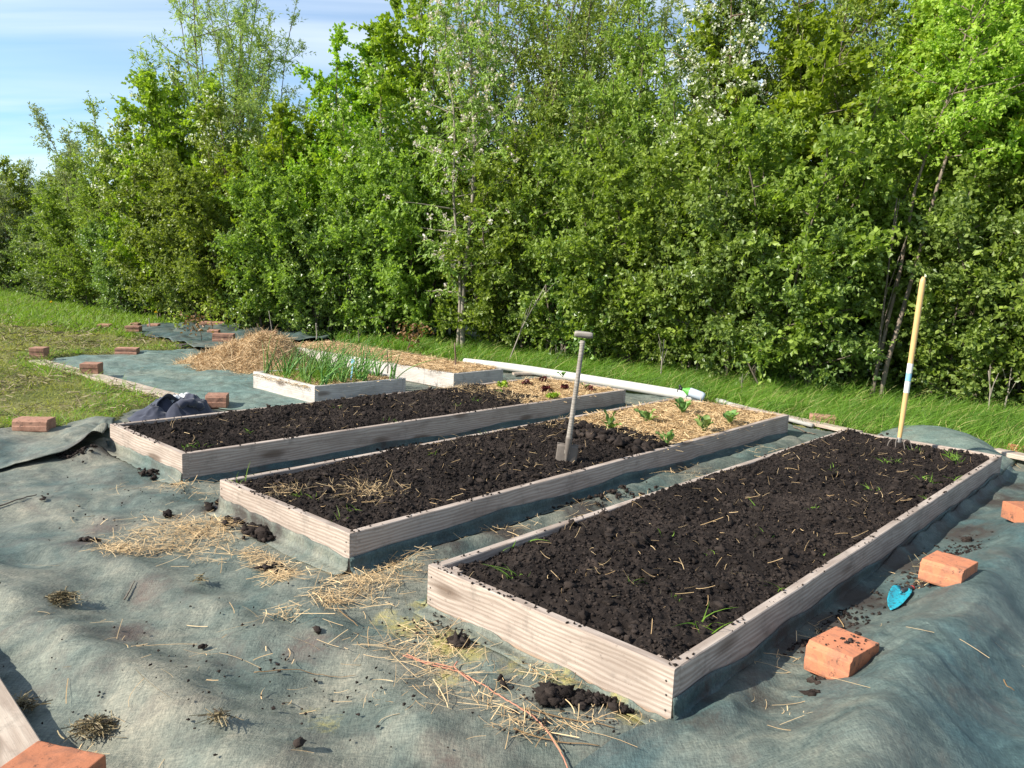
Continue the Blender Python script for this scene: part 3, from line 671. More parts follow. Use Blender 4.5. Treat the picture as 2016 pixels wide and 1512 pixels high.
def loose_straw():
    rng = np.random.default_rng(77); X = []; Lm = []
    spec = [(360, 1050, 75, 20, 480), (330, 1065, 60, 18, 230), (250, 1085, 32, 14, 220), (225, 1100, 28, 8, 90), (420, 1050, 40, 16, 320), (490, 1095, 30, 10, 110), (525, 1115, 28, 14, 170), (545, 1140, 22, 14, 150), (570, 1130, 30, 12, 70),
            (700, 1170, 50, 22, 260), (650, 1190, 24, 12, 120), (740, 1145, 40, 14, 200), (800, 1120, 36, 12, 160), (345, 965, 26, 6, 50), (300, 965, 40, 8, 30), (390, 965, 60, 10, 50), (400, 1110, 60, 12, 40), (560, 1225, 26, 8, 60), (880, 1310, 60, 24, 80), (960, 1380, 60, 30, 40),
            (1050, 1330, 80, 20, 70), (1120, 1340, 60, 18, 40), (1060, 1440, 60, 14, 80), (1010, 1420, 40, 16, 40), (1160, 1430, 60, 16, 30), (860, 1290, 50, 16, 60), (820, 1250, 60, 16, 60), (760, 1290, 50, 14, 40), (160, 1490, 14, 10, 40), (1510, 1300, 40, 20, 50), (1590, 1250, 30, 14, 60),
            (1830, 1180, 24, 10, 90), (1700, 1150, 50, 12, 40), (1150, 1000, 120, 16, 160), (1350, 950, 100, 14, 120), (1000, 1050, 90, 16, 110), (1500, 900, 60, 10, 70), (900, 840, 100, 10, 70), (1100, 790, 50, 8, 120), (1170, 800, 40, 8, 200), (1180, 790, 40, 8, 160), (620, 960, 60, 8, 40),
            (450, 975, 70, 14, 60), (500, 1000, 60, 10, 30), (350, 1250, 300, 90, 48), (600, 1350, 300, 100, 50), (200, 1000, 200, 40, 30), (1800, 1300, 160, 120, 16), (1550, 1430, 120, 40, 14), (500, 760, 120, 14, 40), (300, 740, 80, 14, 15), (820, 1400, 80, 40, 50), (1950, 920, 40, 8, 30)]
    P = []; 
    for px, py, sx, sy, n in spec:
        n = int(n*.8)
        for a, b in zip(rng.normal(px, sx*.75, n), rng.normal(py, sy*.75, n)): P.append(G(a, b))
    P = np.array(P); on = np.zeros(len(P), bool)
    for k in BEDS:
        u, v = to_bed(k, P[:, 0], P[:, 1]); w, l = BEDS[k][1:3]; on |= (u > -.01) & (u < w+.01) & (v > -.01) & (v < l+.01)
    P = P[~on]; P[:, 2] = Z(P[:, 0], P[:, 1])+.013+rng.random(len(P))**3*.012; n = len(P)
    D = rand_dir(n, rng); D[:, 2] *= .12; D = unit(D); L = rng.uniform(.025, .12, n)*np.where(rng.random(n) < .10, 1.8, 1); bend = rng.normal(0, .42, (n, 3))*L[:, None]; bend[:, 2] *= .15
    side = unit(np.cross(D, np.array([0, 0, 1.])+rng.normal(0, .3, (n, 3))))
    V, Fq, k = ribbons(P-D*L[:, None]*.5, D, L, rng.uniform(.0012, .0034, n), bend, 4, False, rng, side)
    tag(mesh('loose_straw', V, Fq, MT['straw'], attrs={'tint': np.repeat(.25+.75*rng.random(n), k)}), 'loose straw scattered over the fabric between and before the beds', 'straw', None, 'stuff')
loose_straw()
def soil_litter():
    rng = np.random.default_rng(78); P = []; S = []
    spec = [(1080, 1390, 26, 10, 60, .025), (1150, 1395, 50, 14, 130, .012), (905, 1275, 10, 5, 30, .02), (480, 1030, 40, 12, 70, .02), (520, 1055, 30, 12, 60, .03), (440, 1000, 16, 8, 25, .022), (415, 1008, 6, 4, 4, .02), (330, 1022, 6, 3, 4, .025), (170, 1075, 22, 5, 30, .014), (85, 995, 5, 3, 3, .014),
            (630, 1262, 8, 5, 4, .018), (400, 1280, 6, 4, 4, .016), (990, 1350, 8, 6, 4, .016), (1600, 1384, 8, 4, 8, .016), (1905, 1075, 6, 4, 10, .022), (1800, 1175, 60, 25, 160, .008), (1640, 1225, 60, 30, 200, .008), (1560, 1275, 40, 20, 120, .008), (1830, 1190, 30, 10, 60, .01), (1880, 1100, 50, 25, 120, .008),
            (1640, 1350, 30, 5, 40, .014), (1110, 1420, 120, 40, 60, .006), (560, 1340, 400, 120, 160, .005), (300, 1000, 200, 60, 90, .005), (870, 1240, 60, 30, 60, .006), (1230, 1410, 14, 5, 8, .014), (970, 1000, 90, 24, 160, .012), (1200, 990, 110, 16, 140, .012), (820, 880, 120, 10, 120, .012), (150, 905, 30, 6, 50, .012), (295, 935, 24, 6, 40, .016), (270, 870, 16, 5, 0, .01), (540, 1130, 20, 10, 30, .012), (345, 1185, 0, 0, 0, .01), (1265, 1400, 14, 4, 6, .012), (590, 1500, 4, 3, 2, .018), (1700, 880, 40, 8, 20, .012)]
    for px, py, sx, sy, n, s in spec:
        for a, b in zip(rng.normal(px, sx*.6, n), rng.normal(py, sy*.6, n)): P.append(G(a, b)); S.append(s*rng.uniform(.3, 1.1))
    P = np.array(P); S = np.array(S); on = np.zeros(len(P), bool)
    for k in BEDS:
        u, v = to_bed(k, P[:, 0], P[:, 1]); w, l = BEDS[k][1:3]; on |= (u > -.01) & (u < w+.01) & (v > -.01) & (v < l+.01)
    P, S = P[~on], S[~on]; P[:, 2] = Z(P[:, 0], P[:, 1])+.012+S*.3
    V, Fc, k = clods(P, S, rng, True)
    tag(mesh('soil_crumbs', V, Fc, MT['soil'], attrs={'tint': np.repeat(rng.random(len(P))**2, k)}), 'spilled crumbs and clods of dark soil on the fabric', 'soil', None, 'stuff')
soil_litter()
def bed_litter(key, n, vmax, label, seed, spots=()):
    """straw ends and roots lying in the soil, and little weeds"""
    rng = np.random.default_rng(seed); A, w, l, yaw = BEDS[key]
    u = rng.uniform(TH+.03, w-TH-.03, n); v = rng.uniform(.1, vmax, n)
    for (px, py, s, m) in spots:
        uu, vv = to_bed(key, *G(px, py, .19)[:2]); u = np.concatenate([u, rng.normal(uu, s, m)]); v = np.concatenate([v, rng.normal(vv, s, m)])
    u = np.clip(u, TH+.02, w-TH-.02); n = len(u)
    P = to_world(key, u, v, SOILH[key](u, v)+.012+rng.random(n)*.012); D = rand_dir(n, rng); D[:, 2] = np.abs(D[:, 2])*.3; D = unit(D); L = rng.uniform(.010, .062, n)
    bend = rng.normal(0, .45, (n, 3))*L[:, None]; V, Fq, k = ribbons(P, D, L, rng.uniform(.001, .0024, n), bend, 4, False, rng)
    tag(mesh('straw_bits', V, Fq, MT['straw'], attrs={'tint': np.repeat(.2+.7*rng.random(n), k)}), label, 'straw', None, 'stuff')
bed_litter('right', 420, BEDS['right'][2]-.1, 'pale straw bits and roots strewn over the nearest bed of soil', 31)
bed_litter('middle', 300, mA[1], 'straw bits strewn over the soil of the middle bed', 32, [(565, 970, .07, 170), (740, 970, .09, 150), (700, 975, .09, 110), (725, 995, .10, 40), (1090, 845, .05, 60), (1130, 835, .1, 120)])
bed_litter('left', 240, lA[1], 'straw bits strewn over the soil of the left bed', 33, [(890, 765, .15, 300), (960, 775, .15, 260), (1010, 790, .10, 120)])

def weed_tufts(key, pts, label, seed):
    rng = np.random.default_rng(seed); Ps = []; 
    for px, py, n, s in pts:
        c = G(px, py, .19); Ps += [(c[0]+rng.normal(0, .02+s*.1), c[1]+rng.normal(0, .02+s*.1), 0, s) for _ in range(n)]
    Q = np.array(Ps); n = len(Q); u, v = to_bed(key, Q[:, 0], Q[:, 1]); w, l = BEDS[key][1:3]; u = np.clip(u, TH, w-TH); v = np.clip(v, TH, l-TH)
    P = to_world(key, u, v, SOILH[key](u, v)); D = unit(np.stack([rng.normal(0, .6, n), rng.normal(0, .6, n), np.ones(n)], -1)); L = Q[:, 3]*rng.uniform(.5, 1.2, n)
    bend = np.stack([rng.normal(0, .5, n), rng.normal(0, .5, n), -rng.random(n)*.5], -1)*L[:, None]
    V, Fq, k = ribbons(P, D, L, rng.uniform(.003, .007, n), bend, 4, True, rng)
    tag(mesh('weed_sprouts', V, Fq, MT['grass'], attrs={'tint': np.repeat(.3+.5*rng.random(n), k)}), label, 'weeds', None, 'stuff')
weed_tufts('right', [(1395, 1240, 8, .12), (1010, 1140, 7, .10), (985, 1075, 6, .08), (1030, 1050, 5, .08), (1880, 910, 26, .09), (1800, 890, 14, .06), (1870, 900, 16, .08), (1820, 950, 16, .07), (1880, 945, 8, .07), (1720, 965, 8, .06), (1545, 1155, 4, .09), (1630, 1090, 4, .06), (1500, 1060, 4, .05), (1600, 1010, 6, .05), (1760, 910, 12, .05), (1840, 985, 8, .05), (1740, 915, 10, .05), (1640, 930, 6, .05), (1480, 1000, 4, .05), (1400, 1100, 4, .05), (1300, 1060, 4, .05), (1250, 1150, 4, .06), (1330, 1180, 4, .05)],
           'sparse green grass shoots and weeds in the nearest bed of soil', 41)
weed_tufts('middle', [(470, 950, 7, .14), (690, 1010, 6, .06), (660, 1025, 5, .06), (620, 985, 5, .05), (930, 850, 5, .08), (1000, 845, 4, .05), (850, 900, 4, .05), (590, 980, 8, .05)], 'sparse green grass shoots in the soil of the middle bed', 42)
weed_tufts('left', [(370, 880, 12, .05), (395, 880, 10, .05), (490, 855, 8, .05), (665, 805, 6, .05), (770, 830, 8, .05), (900, 800, 8, .06), (940, 790, 10, .06), (985, 775, 10, .06)], 'sparse small weeds in the soil of the left bed', 43)

# ------------------------------------------------------------------ bricks
def brick_mesh(a, b, h, rng, grooves=2):
    """a stepped clay block: length b, profile across a"""
    z = h
    prof = [(-a/2, 0), (a/2, 0), (a/2, z*.96), (a/2-.005, z), (-a/2+.018, z), (-a/2+.012, z*.90), (-a/2, z*.84), (-a/2, z*.50), (-a/2-.0045, z*.44), (-a/2-.0045, z*.10), (-a/2-.001, z*.05)]
    if grooves == 3: prof = [(-a/2, 0), (a/2, 0), (a/2, z*.3), (a/2-.006, z*.34), (a/2-.006, z*.62), (a/2, z*.66), (a/2, z*.97), (-a/2, z*.97), (-a/2, z*.66), (-a/2+.006, z*.62), (-a/2+.006, z*.34), (-a/2, z*.3)]
    bm = bmesh.new(); nseg = 6; rings = []
    for i in range(nseg+1):
        x = -b/2+b*i/nseg
        rings.append([bm.verts.new((x, p[0]+rng.normal(0, .0008), p[1]+(rng.normal(0, .0008) if p[1] > 0 else 0))) for p in prof])
    n = len(prof)
    for i in range(nseg):
        for j in range(n): bm.faces.new((rings[i][j], rings[i][(j+1) % n], rings[i+1][(j+1) % n], rings[i+1][j]))
    bm.faces.new(rings[0][::-1]); bm.faces.new(rings[-1])
    bmesh.ops.recalc_face_normals(bm, faces=bm.faces)
    ed = [e for e in bm.edges if len(e.link_faces) == 2 and e.calc_face_angle(0) > .5]
    bmesh.ops.bevel(bm, geom=ed, offset=.0035, segments=2, profile=.6, affect='EDGES')
    me = bpy.data.meshes.new('brick'); bm.to_mesh(me); bm.free(); return me
def brick(px, py, rz, label, a=.19, b=.22, h=.10, mat='brick', dz=0.0, gr=2, z=None, tilt=(0, 0)):
    p = gz(px, py); me = brick_mesh(a, b, h, RNG, gr); me.materials.append(MT[mat])
    o = bpy.data.objects.new('brick', me); COL.objects.link(o); o.location = (p[0], p[1], (p[2]+.012 if z is None else z)+dz-.006); o.rotation_euler = (tilt[0], tilt[1], math.radians(rz))
    tag(o, label, 'brick', 'bricks weighing down the fabric')
    return o, p
# rz: direction of the long side; the stepped face looks along -y of the block
brick(1654, 1322, -50, 'large orange stepped brick nearest the front bed corner, with soil crumbs on its top', .225, .175, .115)
def brick_crumbs():
    rng = np.random.default_rng(21); p = gz(1654, 1322); n = 26; P = np.stack([p[0]+rng.normal(.01, .05, n), p[1]+rng.normal(0, .045, n), np.full(n, p[2]+.012+.111)], -1); S = rng.uniform(.0015, .006, n); S[:2] = .011
    V, Fc, k = clods(P, S, rng, True); tag(mesh('soil_crumbs', V, Fc, MT['soil'], attrs={'tint': np.repeat(rng.random(n), k)}), 'crumbs of soil on top of the nearest orange brick', 'soil', None, 'stuff')
brick_crumbs()
brick(1864, 1146, -48, 'orange stepped brick beside the turquoise trowel, dried grass hanging on it', .20, .18, .10)
brick(2030, 1022, 6, 'bright orange brick cut by the right edge of the picture', .18, .25, .10, 'brick', -.022)
brick(1618, 836, -20, 'pinkish brick on the plank between the middle and front beds at their far ends', .12, .26, .10, 'brick_dull')
brick(2010, 896, -10, 'broken reddish lump of brick half hidden in grass at the right edge', .16, .20, .07, 'brick', -.01, 2, None, (.25, .1))
brick(68, 848, 6, 'dirty brick between the lawn edge and the raised fabric flap', .16, .27, .10, 'brick_dull')
brick(428, 802, 12, 'flat pinkish brick beside the crumpled jacket', .20, .20, .13, 'brick_dull')
brick(181, 744, 12, 'grooved reddish block standing midway along the pale left plank', .22, .20, .15, 'brick_dull', .03, 3)
brick(78, 710, 12, 'brown block on the far end of the long pale plank', .22, .18, .15, 'brick_dull', .03, 3)
brick(251, 698, 12, 'low brick on the far edge of the pale fabric by the mown lawn', .20, .30, .10, 'brick_dull', 0, 3)
FB = [(207, 648, .22, .05, 'small flat brick lying alone in the mown grass'), (263, 660, .25, .11, 'dark brick at the left corner of the far rumpled fabric'), (303, 649, .2, .05, 'thin brick on the far fabric beside a stake'), (441, 680, .34, .15, 'double height grooved block at the end of the dark timber'),
      (421, 662, .2, .07, 'pale brick end lying in the middle of the far rumpled fabric'), (405, 647, .22, .09, 'reddish brick behind the far fabric beside a leafy sapling'), (429, 650, .3, .09, 'pink flat brick on the back of the far rumpled fabric'), (267, 645, .14, .05, 'tiny brick at the back edge of the far fabric'), (530, 664, .28, .06, 'flat brick showing behind the top of the straw heap')]
for px, py, b, h, lb in FB: brick(px, py, 10, lb, .22, b, h, 'brick_dull', 0, 3 if h > .1 else 2, .07)
brick(90, 1604, -13, 'orange brick lying on the plank at the bottom left corner', .20, .22, .10, 'brick', .03)

# ------------------------------------------------------------------ planks, pipes, twine
def plank(p0, p1, wd, th, label, mat='plank', z=None, cat='plank'):
    d = p1[:2]-p0[:2]; L = np.linalg.norm(d); c = (p0+p1)/2
    V, Fq = board_mesh(L, wd, th, RNG); o = mesh('plank', V, Fq, MT[mat], None, False)
    zz_ = (z if z is not None else max(Zs(p0[0], p0[1]), Zs(p1[0], p1[1]), Zs(c[0], c[1]))+.012)
    o.location = (c[0], c[1], zz_+th/2); o.rotation_euler = (0, 0, math.atan2(d[1], d[0])); return tag(o, label, cat)
plank(G(72, 717), G(402, 806), .20, .04, 'long pale plank lying along the lawn edge under two blocks')
plank(G(352, 688), G(450, 680), .14, .06, 'short dark timber between the pale fabric and the far fabric', 'plank_dark', .02)
pa, pb = G(-62, 1378), G(20, 1545)
dq = unit((G(68, 1475)-G(0, 1365))); nq = np.array([-dq[1], dq[0], 0]); nq = -nq if nq[0] > 0 else nq
q0 = G(0, 1365)-dq*.5+nq*.10; q1 = G(68, 1475)+dq*.45+nq*.10
plank(q0, q1, .20, .035, 'weathered plank in the bottom left corner under an orange brick', 'plank', Zs(-1.45, 2.2)+.03)
plank(G(1440, 806), G(1690, 862), .13, .035, 'greyish plank lying beyond the middle bed along the grass edge', 'plank', .03)
plank(G(1955, 903), G(2180, 950), .15, .04, 'light plank running out of the picture behind the front bed', 'plank', .05)
plank(G(1010, 742), G(1060, 742), .10, .03, 'narrow board end beside the white pipe behind the left bed', 'plank', .03)
mat_pvc = mat_plain('white_plastic', (.52, .50, .46), .45, .4, 0, .08, 8); mat_grey = mat_plain('grey_pipe', (.33, .32, .29), .6, .3, 0, .2, 12); mat_twine = mat_plain('orange_twine', (.44, .20, .13), .8, .2)
def pipe():
    pts = [G(915, 711, .085), G(940, 714, .09), G(1000, 722, .10), G(1110, 739, .085), G(1240, 760, .075), G(1376, 783, .07)]
    P = resample(pts, 60); m = MB(); n = 60
    m.tube(P, np.concatenate([np.linspace(.046, .060, 20), np.full(40, .060)]), 18)
    o = m.build('drain_pipe', mat_pvc); tag(o, 'thick white pipe lying along the grass behind the left and middle beds', 'pipe')
    P2 = resample([G(1412, 788, .05), G(1500, 812, .045), G(1600, 838, .04)], 30); r = empty('water_pipe', tuple(P2[0]*[1, 1, 0])); tag(r, 'thin grey pipe with a coupling lying before the long grass behind the kale', 'pipe')
    m = MB(); m.tube(P2-P2[0]*[1, 1, 0], .022, 12); m.build('pipe', mat_grey, r)
    m = MB(); m.tube(P2[:4]-P2[0]*[1, 1, 0], .029, 12); m.build('coupling', mat_grey, r)
    m = MB(); q = P2[2]-P2[0]*[1, 1, 0]; m.box((q[0]-.10, q[1]-.10, .0), (q[0]+.02, q[1]-.05, .035)); m.build('valve', MT['plank_dark'], r)
pipe()
def twine():
    px = [(793, 1297), (815, 1304), (850, 1316), (885, 1324), (905, 1328), (930, 1345), (965, 1362), (1000, 1388), (1035, 1408), (1065, 1432), (1088, 1462), (1105, 1490), (1118, 1520), (1124, 1560)]
    P = resample([gz(a, b) for a, b in px], 120); P[:, 2] = Z(P[:, 0], P[:, 1])+.014+.004*pn(np.arange(120)*.3, np.zeros(120)); m = MB(); m.tube(P, .0026, 6)
    P3 = resample([gz(a, b) for a, b in [(900, 1312), (893, 1322), (905, 1334), (918, 1345), (925, 1350)]], 30); P3[:, 2] = Z(P3[:, 0], P3[:, 1])+.02; m.tube(P3, .0028, 6)
    P4 = resample([gz(a, b) for a, b in [(800, 1296), (830, 1309), (870, 1317), (893, 1322)]], 30); P4[:, 2] = Z(P4[:, 0], P4[:, 1])+.017; m.tube(P4, .0028, 6)
    tag(m.build('twine', mat_twine), 'frayed orange twine trailing over the fabric before the nearest bed', 'twine')
twine()
def stick(pts, r, label, mat, name='stick', cat='stick', z=.012):
    P = np.array([gz(a, b) for a, b in pts]); P = resample(P, 24); P[:, 2] = Z(P[:, 0], P[:, 1])+z
    m = MB(); m.tube(P, np.linspace(r, r*.5, 24), 6); return tag(m.build(name, mat), label, cat)
stick([(-30, 1010), (20, 998), (72, 978)], .006, 'dark forked twig at the left edge on the fabric', MT['bark'])
stick([(245, 1182), (258, 1165), (265, 1150)], .004, 'short dark twig left of a rusty stain on the fabric', MT['bark'])
stick([(500, 1330), (600, 1325), (700, 1335)], .002, 'thin pale stem across the middle of the front fabric', MT['straw'])
stick([(1010, 1440), (1130, 1470), (1180, 1475)], .003, 'pale straw stalk near the orange twine end', MT['straw'])
stick([(1020, 1400), (1110, 1420), (1210, 1440)], .003, 'long pale stalk beside the spilled soil before the nearest bed', MT['straw'])
stick([(665, 1200), (680, 1218), (705, 1238)], .003, 'bent pale stalk below the straw patch between the beds', MT['straw'])
stick([(1975, 1345), (1982, 1358), (1996, 1366)], .004, 'small curved pale twig alone on the right dark fabric', MT['straw'])
stick([(1562, 842), (1580, 850), (1605, 862)], .010, 'short brown stick beside the far corner of the nearest bed', MT['bark'])

def grass_clump(px, py, s, n, label, seed):
    rng = np.random.default_rng(seed); c = gz(px, py); r = np.abs(rng.normal(0, .5, n))*s; a = rng.random(n)*6.28
    P = np.stack([c[0]+r*np.cos(a)*1.25, c[1]+r*np.sin(a)*.8, c[2]+.014+rng.random(n)*.032*np.exp(-(r/s)**2*2)], -1)
    D = rand_dir(n, rng); D[:, 2] *= .10; D = unit(D); L = rng.uniform(.02, .06, n); V, Fq, k = ribbons(P-D*L[:, None]*.5, D, L, rng.uniform(.002, .004, n), rng.normal(0, .35, (n, 3))*[1, 1, .2]*L[:, None], 3, False, rng)
    tag(mesh('dried_grass_clump', V, Fq, MT['clip'], attrs={'tint': np.repeat(rng.random(n), k)}), label, 'dried grass', 'clumps of dried grass')
grass_clump(122, 1186, .070, 460, 'dark flattened clump of dried grass on the left front fabric', 1)
grass_clump(190, 1442, .066, 460, 'ragged clump of dried grass near the bottom left brick', 2)
grass_clump(432, 1425, .032, 70, 'small wispy brown grass clump on the lower front fabric', 3)
grass_clump(395, 1150, .02, 30, 'tiny dry tuft on the crest above a rusty stain', 4)
grass_clump(45, 1400, .05, 150, 'dried grass tuft along the edge of the bottom left plank', 5)
def brick_hair():
    rng = np.random.default_rng(6); c = gz(1835, 1140); n = 160
    P = np.stack([c[0]+rng.normal(0, .035, n), c[1]+rng.normal(0, .03, n)-.03, c[2]+.02+rng.random(n)*.08], -1); D = rand_dir(n, rng); L = rng.uniform(.02, .07, n)
    V, Fq, k = ribbons(P, D, L, rng.uniform(.0015, .003, n), rng.normal(0, .4, (n, 3))*L[:, None], 3, False, rng)
    tag(mesh('dried_grass_clump', V, Fq, MT['clip'], attrs={'tint': np.repeat(.4+.6*rng.random(n), k)}), 'wisps of dried grass caught on the side of the brick by the trowel', 'dried grass', 'clumps of dried grass')
brick_hair()

# ------------------------------------------------------------------ tools
mat_ash = mat_wood('grey_tool_handle', (.40, .36, .31), (.24, .21, .18)); mat_honey = mat_plain('varnished_handle', (.62, .40, .17), .4, .45, 0, .15, 14)
mat_steel = mat_plain('dull_steel', (.30, .28, .26), .55, .5, .6, .35, 18); mat_dirty = mat_plain('dirty_steel', (.17, .145, .125), .75, .3, .35, .5, 25)
mat_white = mat_plain('white_sticker', (.75, .74, .70), .5, .3, 0, .06); mat_blue = mat_plain('blue_sticker', (.25, .50, .66), .5, .3, 0, .1)
def spade():
    y0 = 5.30; base = atY(1117, 922, y0); sh = atY(1117, 885, y0); top = atY(1149, 659, y0)
    r = empty('spade', tuple(base)); tag(r, 'old spade with worn grey T handle standing upright in the middle bed', 'spade')
    ax = unit(top-sh); side = unit(np.cross(np.array([0, 1., 0]), ax)); side = side if side[0] > 0 else -side; fr = np.cross(side, ax); L = np.linalg.norm(top-sh)
    o0 = sh-base
    s = np.linspace(0, 1, 40); P = o0+ax*(s*(L-.01))[:, None]-ax*.03+fr*(.01*np.sin(s*3))[:, None]
    m = MB(); rad = np.interp(s, [0, .08, .3, .9, 1], [.022, .021, .0175, .016, .017]); m.tube(P, rad, 14); m.build('shaft', mat_ash, r)
    t = np.linspace(-1, 1, 21); P = (top-base)+side*(t*.062)[:, None]-fr*0; m = MB(); m.tube(P, .0225*(1-.25*np.abs(t)**6)*(1-.12*np.cos(t*3)*0), 14); m.build('grip', mat_ash, r)
    # blade: dished plate with folded treads and a central socket
    nu, nv = 17, 12; a = np.linspace(-.072, .072, nu); b = np.linspace(.035, -.20, nv)
    A_, B_ = np.meshgrid(a, b, indexing='ij'); dish = .012*(1-(A_/.072)**2)-.004
    V = o0+side*A_[..., None]+ax*B_[..., None]-fr*dish[..., None]*np.sign(fr[1] if abs(fr[1]) > 0 else 1)
    o = mesh('blade', V.reshape(-1, 3), grid_faces(nu, nv), mat_dirty, r); md = o.modifiers.new('thickness', 'SOLIDIFY'); md.thickness = .004
    for sg in (-1, 1):
        m = MB(); P = np.array([o0+side*(sg*x)+ax*.037 for x in np.linspace(.02, .074, 8)]); m.tube(P, .0055, 8); m.build('tread', mat_dirty, r)
    fd = -fr if fr[1] > 0 else fr
    m = MB(); s = np.linspace(0, 1, 20); P = o0+ax*(.10-.22*s)[:, None]+fd*(.012)[..., None] if False else o0+ax*(.09-.21*s)[:, None]+fd*.010; m.tube(P, np.interp(s, [0, .35, 1], [.0235, .021, .004]), 12); m.build('socket', mat_dirty, r)
spade()
def fork():
    y0 = 6.22; base = atY(1768, 890, y0); bot = atY(1770, 868, y0); top = atY(1818, 545, y0)
    r = empty('garden_fork', tuple(base)); tag(r, 'long handled cultivator fork with honey wood handle and sticker, standing in the nearest bed', 'garden fork')
    s = np.linspace(0, 1, 50); P = (bot-base)+(top-bot)*s[:, None]; L = np.linalg.norm(top-bot); ax = unit(top-bot)
    m = MB(); m.tube(P, np.interp(s, [0, .03, .1, .7, .97, .99, 1], [.015, .017, .019, .022, .022, .019, .010]), 16); m.build('handle', mat_honey, r)
    for a, b, mt, nm in ((.32, .39, mat_white, 'sticker'), (.392, .44, mat_blue, 'sticker'), (.442, .50, mat_white, 'sticker')):
        s2 = np.linspace(a-.02, b-.02, 5); m = MB(); m.tube((bot-base)+(top-bot)*s2[:, None], np.interp(s2, [0, .1, .7], [.017, .019, .022])+.0008, 16, 0, False); m.build(nm, mt, r)
    m = MB(); s2 = np.linspace(-.01, .022, 8); m.tube((bot-base)+(top-bot)*s2[:, None], np.linspace(.020, .0185, 8), 14); m.build('ferrule', mat_steel, r)
    for k, dx in enumerate((-.105, -.04, .035, .10)):
        q = np.linspace(0, 1, 20); x = dx*np.sin(np.minimum(q*1.25, 1)*math.pi/2); z = .005+.012*np.sin(q*math.pi)-.20*np.maximum(0, q-.3)**1.5*1.4; y = -.03*q-.07*np.maximum(0, q-.5)*(1 if abs(dx) < .06 else .4)
        P = (bot-base)+np.stack([x, y, z], -1); m = MB(); m.tube(P, np.linspace(.0055, .003, 20), 8); m.build('tine', mat_dirty, r)
fork()
def trowel():
    tt = NT('turquoise_paint'); q = tt.noise(tt.co(), 55, 5, .75); mat_t = tt.set(tt.mix(tt.ramp(q, [(.52, 0.0), (.60, .9)]), (.022, .34, .44), (.04, .04, .036)), .4, .45); mat_g = mat_plain('dark_rubber_grip', (.035, .04, .045), .6, .3); mat_r = mat_plain('red_cap', (.5, .06, .05), .5, .4)
    tip = gz(1751, 1212); neck = gz(1774, 1180); end = gz(1800, 1164); base = (tip+neck)/2
    r = empty('trowel', (base[0], base[1], base[2]+.014)); tag(r, 'small turquoise hand trowel with dark grip, lying on the fabric beside a brick', 'trowel'); r.scale = (.88, .88, .88)
    ax = unit((neck-tip)*[1, 1, 0]); sd = np.array([ax[1], -ax[0], 0]); L = np.linalg.norm((neck-tip)[:2])*1.18
    t = np.linspace(0, 1, 16); wid = np.interp(t, [0, .12, .35, .65, .88, .95, 1], [.002, .022, .040, .049, .050, .044, .018]); nv = 13; v = np.linspace(-1, 1, nv)
    T, Vv = np.meshgrid(t, v, indexing='ij'); Wd = np.repeat(wid[:, None], nv, 1)
    notch = np.where(T > .8, (1-np.abs(Vv))*(T-.8)*.35*L, 0)
    P = (tip-base)[None, None]*[1, 1, 0]+ax*(T*L-notch)[..., None]+sd*(Vv*Wd)[..., None]; P[..., 2] = .012+.016*Vv**2*np.minimum(1, T*2)+.015*T
    o = mesh('blade', P.reshape(-1, 3), grid_faces(16, nv), mat_t, r); md = o.modifiers.new('thickness', 'SOLIDIFY'); md.thickness = .003
    q0 = (neck-base)*[1, 1, 0]-ax*.01; q1 = (end-base)*[1, 1, 0]+ax*.02; zz_ = np.array([0, 0, .032]); s = np.linspace(0, 1, 24)
    m = MB(); m.tube(q0+zz_-ax*.02+(ax*.05)*s[:, None], .006, 10); m.build('neck', mat_t, r)
    m = MB(); m.tube(q0+zz_+(q1-q0)*s[:, None]*.86+ax*.02*0, np.interp(s, [0, .08, .3, .6, .9, 1], [.008, .013, .015, .0135, .016, .013]), 14); m.build('grip', mat_g, r)
    m = MB(); m.tube(q0+zz_+(q1-q0)*(.86+.14*s)[:, None], np.interp(s, [0, .6, 1], [.0145, .0135, .006]), 14); m.build('end_cap', mat_r, r)
trowel()
def bottle():
    c = G(1354, 775, .12); r = empty('spray_bottle', (c[0], c[1], .15)); tag(r, 'white plastic spray bottle with green neck and black trigger, lying by the white pipe', 'spray bottle'); r.scale = (.82, .82, .82)
    d = G(1385, 788, .08)-G(1337, 770, .16); d = unit(d); mat_b = mat_plain('milky_plastic', (.52, .57, .64), .35, .5, 0, .06, 6); mat_gr = mat_plain('green_label', (.10, .33, .05), .5, .4); mat_bk = mat_plain('black_plastic', (.015, .015, .017), .45, .4)
    up = np.array([0, 0, 1.]); sd = unit(np.cross(d, up)); u2 = np.cross(sd, d)
    Mx = np.eye(4); Mx[:3, 0] = sd; Mx[:3, 1] = u2; Mx[:3, 2] = d
    m = MB(); m.lathe([(.058, .0), (.064, .02), (.066, .12), (.066, .20), (.060, .235), (.045, .248), (.001, .25)], 20, 0, Mx); m.build('body', mat_b, r)
    m = MB(); m.lathe([(.001, -.09), (.022, -.09), (.024, -.06), (.042, -.03), (.0595, .0), (.0655, .022)], 20, 0, Mx); m.build('shoulder', mat_gr, r)
    m = MB(); P = np.array([d*k for k in (-.085, -.10, -.125)]); m.tube(P, .026, 14); P = np.array([d*-.12-u2*.02, d*-.125+u2*.03, d*-.15+u2*.035]); m.tube(P, .018, 10); m.build('cap', mat_bk, r)
    m = MB(); P = np.array([d*-.115-u2*.01, d*-.145-u2*.03, d*-.135-u2*.07]); m.tube(P, [.012, .009, .006], 8); m.build('trigger', mat_bk, r)
bottle()
